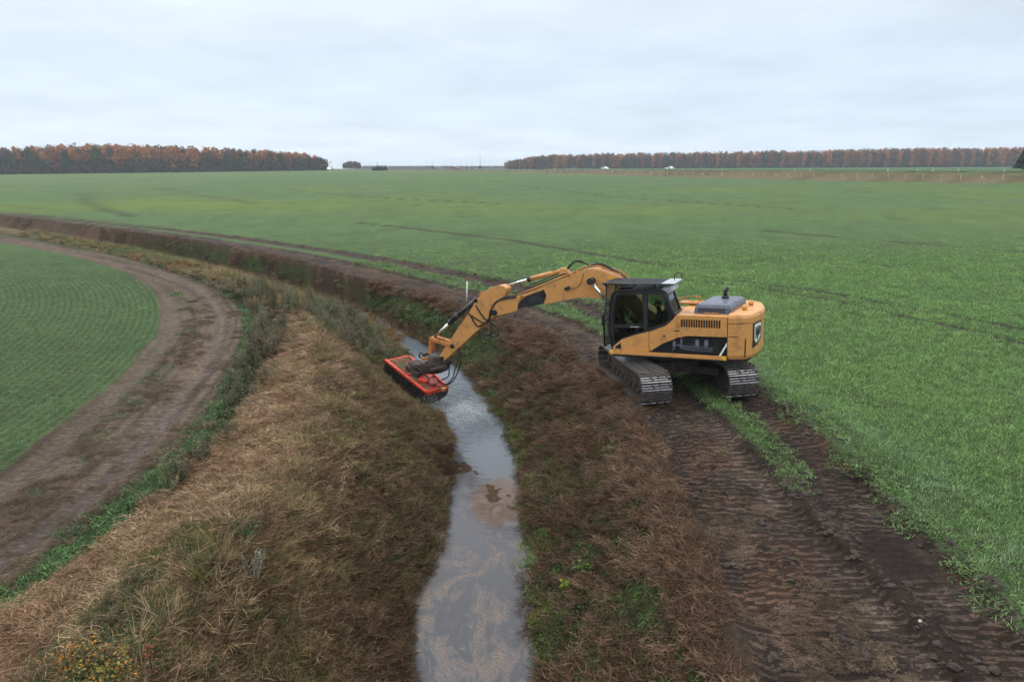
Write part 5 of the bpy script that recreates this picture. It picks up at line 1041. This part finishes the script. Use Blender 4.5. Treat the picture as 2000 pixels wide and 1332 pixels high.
def tree(x, y, s, kind_i, label, group, name='forest_tree', zz=None, parts=True):
    k, cm, tm = TREES[kind_i]; root = empty(name, (x, y, zb(x, y) if zz is None else zz), random.random()*6.28); root.scale = (s*random.uniform(.9, 1.2), s*random.uniform(.85, 1.2), s); setp(root, label, 'tree', group)
    link_mesh('trunk', tm, root); link_mesh('crown', cm, root); return root
ADJ = dict(orange='orange-leaved tree', rust='rust brown tree', olive='olive green tree', green='dark green tree', brown='bare brownish tree', grey='grey leafless tree')
def wood(name, edge, n, rows, hpx, bias, grp):
    """edge: list of (photo column, distance); hpx(col)->tree height in metres"""
    stuffV = []; stuff = {k: [] for k in range(len(TREES))}
    for i in range(n):
        t = (i+random.uniform(.2, .8))/n*(len(edge)-1); j = min(int(t), len(edge)-2); f = t-j; px = edge[j][0]*(1-f)+edge[j+1][0]*f; d = edge[j][1]*(1-f)+edge[j+1][1]*f
        H_ = hpx(px); ki = random.choices(range(len(TREES)), [bias[k] for k, _, _ in TREES])[0]
        x = at_px(px, d); tree(x, d, H_/18*random.uniform(.78, 1.07), ki, ADJ[TREES[ki][0]]+' at the front edge of '+grp, ADJ[TREES[ki][0]]+'s along '+grp)
        for rr in range(1, rows):
            d2 = d+rr*6+random.uniform(-2, 2); x2 = at_px(px, d)+random.uniform(-4, 4)+ (x/d)*rr*6; ki = random.choices(range(len(TREES)), [bias[k] for k, _, _ in TREES])[0]; stuff[ki].append((x2, d2, H_/18*random.uniform(.88, 1.1)))
    # the mass behind: geometry joined from the same trees
    for ki, lst in stuff.items():
        if not lst: continue
        _, cm, _ = TREES[ki]; src = np.zeros(len(cm.vertices)*3, np.float32); cm.vertices.foreach_get('co', src); src = src.reshape(-1, 3); keepn = 420*3; src = src[:keepn]; bvs = np.zeros(len(cm.vertices), np.float32); cm.attributes['bv'].data.foreach_get('value', bvs); bvs = bvs[:keepn]
        allv = []
        for (x, y, s) in lst:
            a = random.random()*6.28; c_, s_ = math.cos(a), math.sin(a); q = src*s; allv.append(np.column_stack([q[:, 0]*c_-q[:, 1]*s_+x, q[:, 0]*s_+q[:, 1]*c_+y, q[:, 2]+zb(x, y)]))
        V = np.vstack(allv); nf = len(V)//3; me = bpy.data.meshes.new(name); me.vertices.add(len(V)); me.loops.add(len(V)); me.polygons.add(nf); me.vertices.foreach_set('co', V.astype(np.float32).ravel()); me.loops.foreach_set('vertex_index', np.arange(len(V), dtype=np.int32)); me.polygons.foreach_set('loop_start', (np.arange(nf)*3).astype(np.int32)); me.update()
        fattr(me, 'bv', np.tile(bvs, len(lst))); me.materials.append(leafm[TREES[ki][0]]); o = link_mesh(name, me); setp(o, 'mass of '+ADJ[TREES[ki][0]]+'s inside '+grp, None, None, 'stuff')
wood('left_wood', [(-160, 470), (0, 500), (250, 520), (500, 560), (636, 600)], 84, 7, lambda p: float(np.interp(p, [-160, 0, 150, 300, 500, 600, 638], [16.5, 16.5, 18.6, 18.2, 15.5, 13, 8])), dict(orange=2.6, rust=1.6, olive=1.4, green=1.2, brown=1.2, grey=.8), 'the left wood')
wood('right_wood', [(990, 800), (1200, 790), (1500, 770), (1800, 740), (2080, 700)], 150, 6, lambda p: float(np.interp(p, [990, 1050, 1200, 1500, 1800, 2080], [8, 14, 15.5, 16.5, 18, 17])), dict(orange=1.8, rust=2.2, olive=1.1, green=1.4, brown=2.0, grey=1.), 'the right wood')
# undergrowth grown tall and dark to put shade into the woods' lower third
def shrubs(name, pts, h, col_, label):
    V = []; Fc = []; bv = []
    for (x, y, s) in pts:
        z0 = zb(x, y)
        for i in range(110):
            p = Vector((x+random.gauss(0, 1.6)*s, y+random.gauss(0, 1.)*s, z0+random.random()**1.4*h*min(s, 1.3))); u = Vector((random.gauss(0, 1), random.gauss(0, 1), random.gauss(0, 1))).normalized()*.9*s; w = u.cross(Vector((random.gauss(0, 1), random.gauss(0, 1), 1))).normalized()*.5*s; k = len(V)
            V += [tuple(p-u), tuple(p+u), tuple(p+w)]; Fc.append((k, k+1, k+2)); bv += [random.random()]*3
    me = bpy.data.meshes.new(name); me.from_pydata(V, [], Fc); fattr(me, 'bv', bv); me.materials.append(plantmat(name+'_leaf', col_, .1, False)); o = link_mesh(name, me); return setp(o, label, None, None, 'stuff')
shrubs('undergrowth', [(at_px(p, d)+random.uniform(-1, 1), d+random.uniform(-3, 4), random.uniform(1.1, 1.9)) for p, d in [(p, np.interp(p, [-160, 0, 250, 500, 636], [470, 500, 520, 560, 600])) for p in np.linspace(-160, 630, 300)]], 7.5, (.05, .055, .035), 'undergrowth coloured dark to stand in for shade along the foot of the left wood')
shrubs('undergrowth', [(at_px(p, d)+random.uniform(-1, 1), d+random.uniform(1, 8), random.uniform(1., 1.6)) for p, d in [(p, np.interp(p, [990, 1200, 1500, 1800, 2080], [800, 790, 770, 740, 700])) for p in np.linspace(996, 2080, 330)]], 7.5, (.045, .06, .035), 'undergrowth coloured dark to stand in for shade along the foot of the right wood')
# hedge line and distant wood on the skyline
shrubs('distant_hedge', [(at_px(p, 1500)+random.uniform(-4, 4), 1500+random.uniform(0, 60), random.uniform(1.6, 3.0)) for p in np.linspace(700, 1010, 110)], 4.5, (.06, .075, .05), 'low distant hedge line on the skyline')
for i, px in enumerate(np.linspace(669, 701, 18)):
    tree(at_px(px, 700), 700+random.uniform(0, 12), (.30+.13*math.sin(math.pi*(i+.9)/19))*1.0, random.choice((4, 5, 10, 11)), 'small brownish tree in the isolated grove right of the left wood', 'trees of the isolated grove', 'grove_tree')
lcm = crown_mesh('crown', 10., 8.5, 1.2, 900, 'leaf', 171); lcm.materials.append(plantmat('lone_tree_leaf', (.035, .045, .03), .1, False)); TREES.append(('green', lcm, TREES[1][2]))
for px, d, hh, ki, lab in ((649, 900, 5.6, 3, 'tiny tree just right of the left wood and the bright headlamp'), (845, 600, 5.2, 9, 'round lone tree on the skyline, leftmost of the five above the field'), (884, 600, 4.4, 3, 'flat-topped lone tree second from the left on the skyline'), (911, 600, 3.8, 9, 'smallest lone tree, middle of the five on the skyline'), (922, 600, 4.6, 5, 'brownish lone tree just left of the tallest one on the skyline'), (938, 600, 7.2, 9, 'tallest lone tree on the skyline left of the right wood')):
    q_ = tree(at_px(px, d), d, hh/10*1.15, len(TREES)-1, lab, None, 'lone_tree'); q_.children[0].scale = (.35, .35, .35)
cdark = crown_mesh('crown', 3.4, 2.3, .1, 1100, 'conifer', 99); cdark.materials.append(plantmat('thuja', (.004, .008, .005), 0, False))
for i, px in enumerate(np.linspace(729.5, 753, 9)):
    d = 560; x = at_px(px, d); r_ = empty('dark_conifer', (x, d+random.uniform(-2, 2), zb(x, d)-.1)); s = random.uniform(.75, 1.15); r_.scale = (s*1.2, s*1.2, s*1.15); setp(r_, 'small black-green conifer in the tight clump around the mast', 'tree', 'dark conifers around the mast'); link_mesh('crown', cdark, r_); link_mesh('trunk', TREES[1][2], r_).scale = (.6, .6, .1)
b = MB(); b.tube([(0, 0, 0), (0, 0, 7)], .13, 8, r2=.09); b.box((0, 0, 6.3), (1.2, .12, .12)); o = b.build('mast', M['black']); o.location = (at_px(738, 560), 560, zb(at_px(738, 560), 560)); setp(o, 'dark mast rising from the clump of dark conifers on the skyline', 'mast')
# dark tree cut by the right frame edge
cmx = crown_mesh('crown', 8.6, 6.2, .8, 2600, 'conifer', 77); cmx.materials.append(plantmat('pine_needles', (.022, .04, .024), .1, False)); x, d = at_px(1998, 262), 262; zz = zb(x, d)
r_ = empty('dark_pine', (x, d, zz)); setp(r_, 'dark full-crowned pine cut by the right edge of the picture', 'tree'); link_mesh('crown', cmx, r_); link_mesh('trunk', TREES[1][2], r_).scale = (1.6, 1.6, .35)

# road, fence, posts, cars beyond the field
fd = FENCE[1:-1]; base = np.array([(330, -250), (121, 161), (62, 275), (0, 380), (-33, 436), (-120, 585)], float)
def off_line(pts, o_):
    q = []
    for i in range(len(pts)):
        a_ = pts[max(0, i-1)]; b_ = pts[min(len(pts)-1, i+1)]; dd = (b_-a_)/np.linalg.norm(b_-a_); q.append(pts[i]+np.array([dd[1], -dd[0]])*o_)
    return np.array(q)
def line_pts(pts, step):
    d = np.r_[0, np.cumsum(np.hypot(*np.diff(pts, axis=0).T))]; s = np.arange(0, d[-1], step); return np.column_stack([np.interp(s, d, pts[:, 0]), np.interp(s, d, pts[:, 1])])
e0 = line_pts(off_line(base, 14.5), 4); e1 = line_pts(off_line(base, 22.5), 4); n = min(len(e0), len(e1)); V = []; Fc = []
for i in range(n):
    z = max(zb(*e0[i]), zb(*e1[i]))+.12
    V += [(e0[i][0], e0[i][1], z), (e1[i][0], e1[i][1], z)]
    if i: Fc.append((2*i-2, 2*i-1, 2*i+1, 2*i))
o = mesh_from('road', V, Fc, [M['asphalt']]); setp(o, 'straight asphalt road on the low embankment beyond the field', None, None, 'structure')
fl = np.array([(160, 85), (121, 161), (62, 275), (0, 380), (-33, 436)], float); fp = line_pts(fl, 4.9)
fe = empty('wire_fence', (0, 0, 0)); setp(fe, 'long wire fence on pale wooden posts at the far edge of the green field', 'fence')
b = MB(); b.tube([(0, 0, -.3), (0, 0, 2.05)], .075, 6); pm_ = b.build('post', M['post']); pme = pm_.data; bpy.data.objects.remove(pm_)
b = MB(); b.tube([(0, 0, 1.7), (2.0, 0, 0)], .06, 6); pm_ = b.build('brace', M['post']); bme = pm_.data; bpy.data.objects.remove(pm_)
pts3 = []
for i, (x, y) in enumerate(fp):
    z = zb(x, y); pts3.append((x, y, z)); p_ = link_mesh('post', pme, fe); p_.location = (x, y, z); p_.rotation_euler = (random.uniform(-.03, .03), random.uniform(-.03, .03), 0); p_.scale = (1, 1, random.uniform(.93, 1.05))
    if i in (20, 32, 38, 40, 43, 45, 46):
        q_ = link_mesh('brace', bme, fe); q_.location = (x, y, z); q_.rotation_euler = (0, 0, math.atan2(161-275, 121-62)+(math.pi if i % 2 else 0))
for h in (.3, .8, 1.3, 1.8):
    b = MB(); b.tube([(x, y, z+h) for x, y, z in pts3], .006, 3, cap=False); b.build('wire', M['post'], fe)
fx = lambda px: None
def on_line(px, off):
    q = off_line(base, off); best = None
    for k in line_pts(q, .5):
        if k[1] < 100: continue
        v = abs(1000+1333*k[0]/(k[1]*math.cos(PITCH)+(CAM_H-5.6)*math.sin(PITCH))-px)
        if best is None or v < best[0]: best = (v, k)
    return best[1]
b = MB(); b.prism([(-.06, 0), (.06, 0), (.06, 1.05), (-.06, 1.12)], -.03, .03); b.mi = 1; b.box((0, 0, .85), (.125, .065, .14)); pm_ = b.build('delineator', [M['white'], M['black']]); dme = pm_.data; bpy.data.objects.remove(pm_)
for px in (1215, 1332, 1412, 1551, 1583, 1735, 1791, 1823, 1870, 1960):
    k = on_line(px, 13.6); o = link_mesh('roadside_marker', dme); o.location = (k[0], k[1], zb(*k)); setp(o, 'short white roadside marker post beyond the wire fence', 'marker post', 'white marker posts along the road')
def car(px, off, bodymat, label, lit=False, flip=False, s=1.):
    k = on_line(px, off); ang = math.atan2(161-275, 121-62)+(math.pi if flip else 0)
    r_ = empty('car', (k[0], k[1], zb(*on_line(px, 18))+.12), ang); r_.scale = (s, s, s); setp(r_, label, 'car')
    b = MB(); b.prism([(-2.15, .35), (-2.2, .75), (-2.05, .95), (-1.1, 1.0), (1.0, .98), (1.95, .82), (2.2, .65), (2.2, .35)], -.88, .88, .06); b.prism([(-1.75, .95), (-1.25, 1.42), (.15, 1.47), (1.05, .98)], -.74, .74, .06); b.build('body', M[bodymat], r_)
    for y in (-1, 1): b = MB(); b.prism([(-1.45, 1.0), (-1.15, 1.34), (.1, 1.38), (.8, 1.0)], y*.745, y*.752); b.build('window', M['black'], r_)
    for x in (-1.35, 1.35):
        for y in (-.8, .8): b = MB(); b.tube([(x, y-.1, .33), (x, y+.1, .33)], .33, 14); b.build('wheel', M['tyre'], r_)
    for y in (-.6, .6): b = MB(); b.ball((2.18, y, .65), .10 if not lit else .16, sx=.5); b.build('headlight', M['headlamp'] if lit else M['light_grey'], r_)
    return r_
car(1182, 17, 'white', 'white car on the distant road, left one of the pair', flip=False)
car(1307, 20.5, 'white', 'white car on the distant road, right one of the pair', flip=True)
car(893, 17, 'carred', 'small dark red car far off on the road below the lone trees', s=1.1)
x, d = at_px(643.5, 640), 640; r_ = empty('car', (x, d, zb(x, d)+1.0), -math.pi/2); setp(r_, 'far-off car with bright headlamps at the end of the left wood', 'car')
b = MB(); b.prism([(-2.1, .35), (-2.1, 1.0), (-1.6, 1.5), (.4, 1.5), (1.0, 1.0), (2.1, .8), (2.1, .35)], -.88, .88, .06); b.build('body', M['light_grey'], r_)
for y in (-.55, .55): b = MB(); b.ball((2.15, y, .75), .38, sx=.4); b.build('headlight', M['headlamp'], r_)

# ------------------------------------------------------------------ air
hz_m = bpy.data.materials.new('haze'); hz_m.use_nodes = True; nt = hz_m.node_tree; nt.nodes.clear(); o_ = N(nt, 'ShaderNodeOutputMaterial'); v_ = N(nt, 'ShaderNodeVolumePrincipled')
v_.inputs['Color'].default_value = (.85, .93, 1, 1); v_.inputs['Density'].default_value = .00024; v_.inputs['Anisotropy'].default_value = .2; nt.links.new(v_.outputs[0], o_.inputs['Volume'])
b = MB(); b.box((0, 1500, 16), (7200, 4400, 44)); o = b.build('haze', hz_m); setp(o, 'thin blue haze over the fields', None, None, 'stuff')
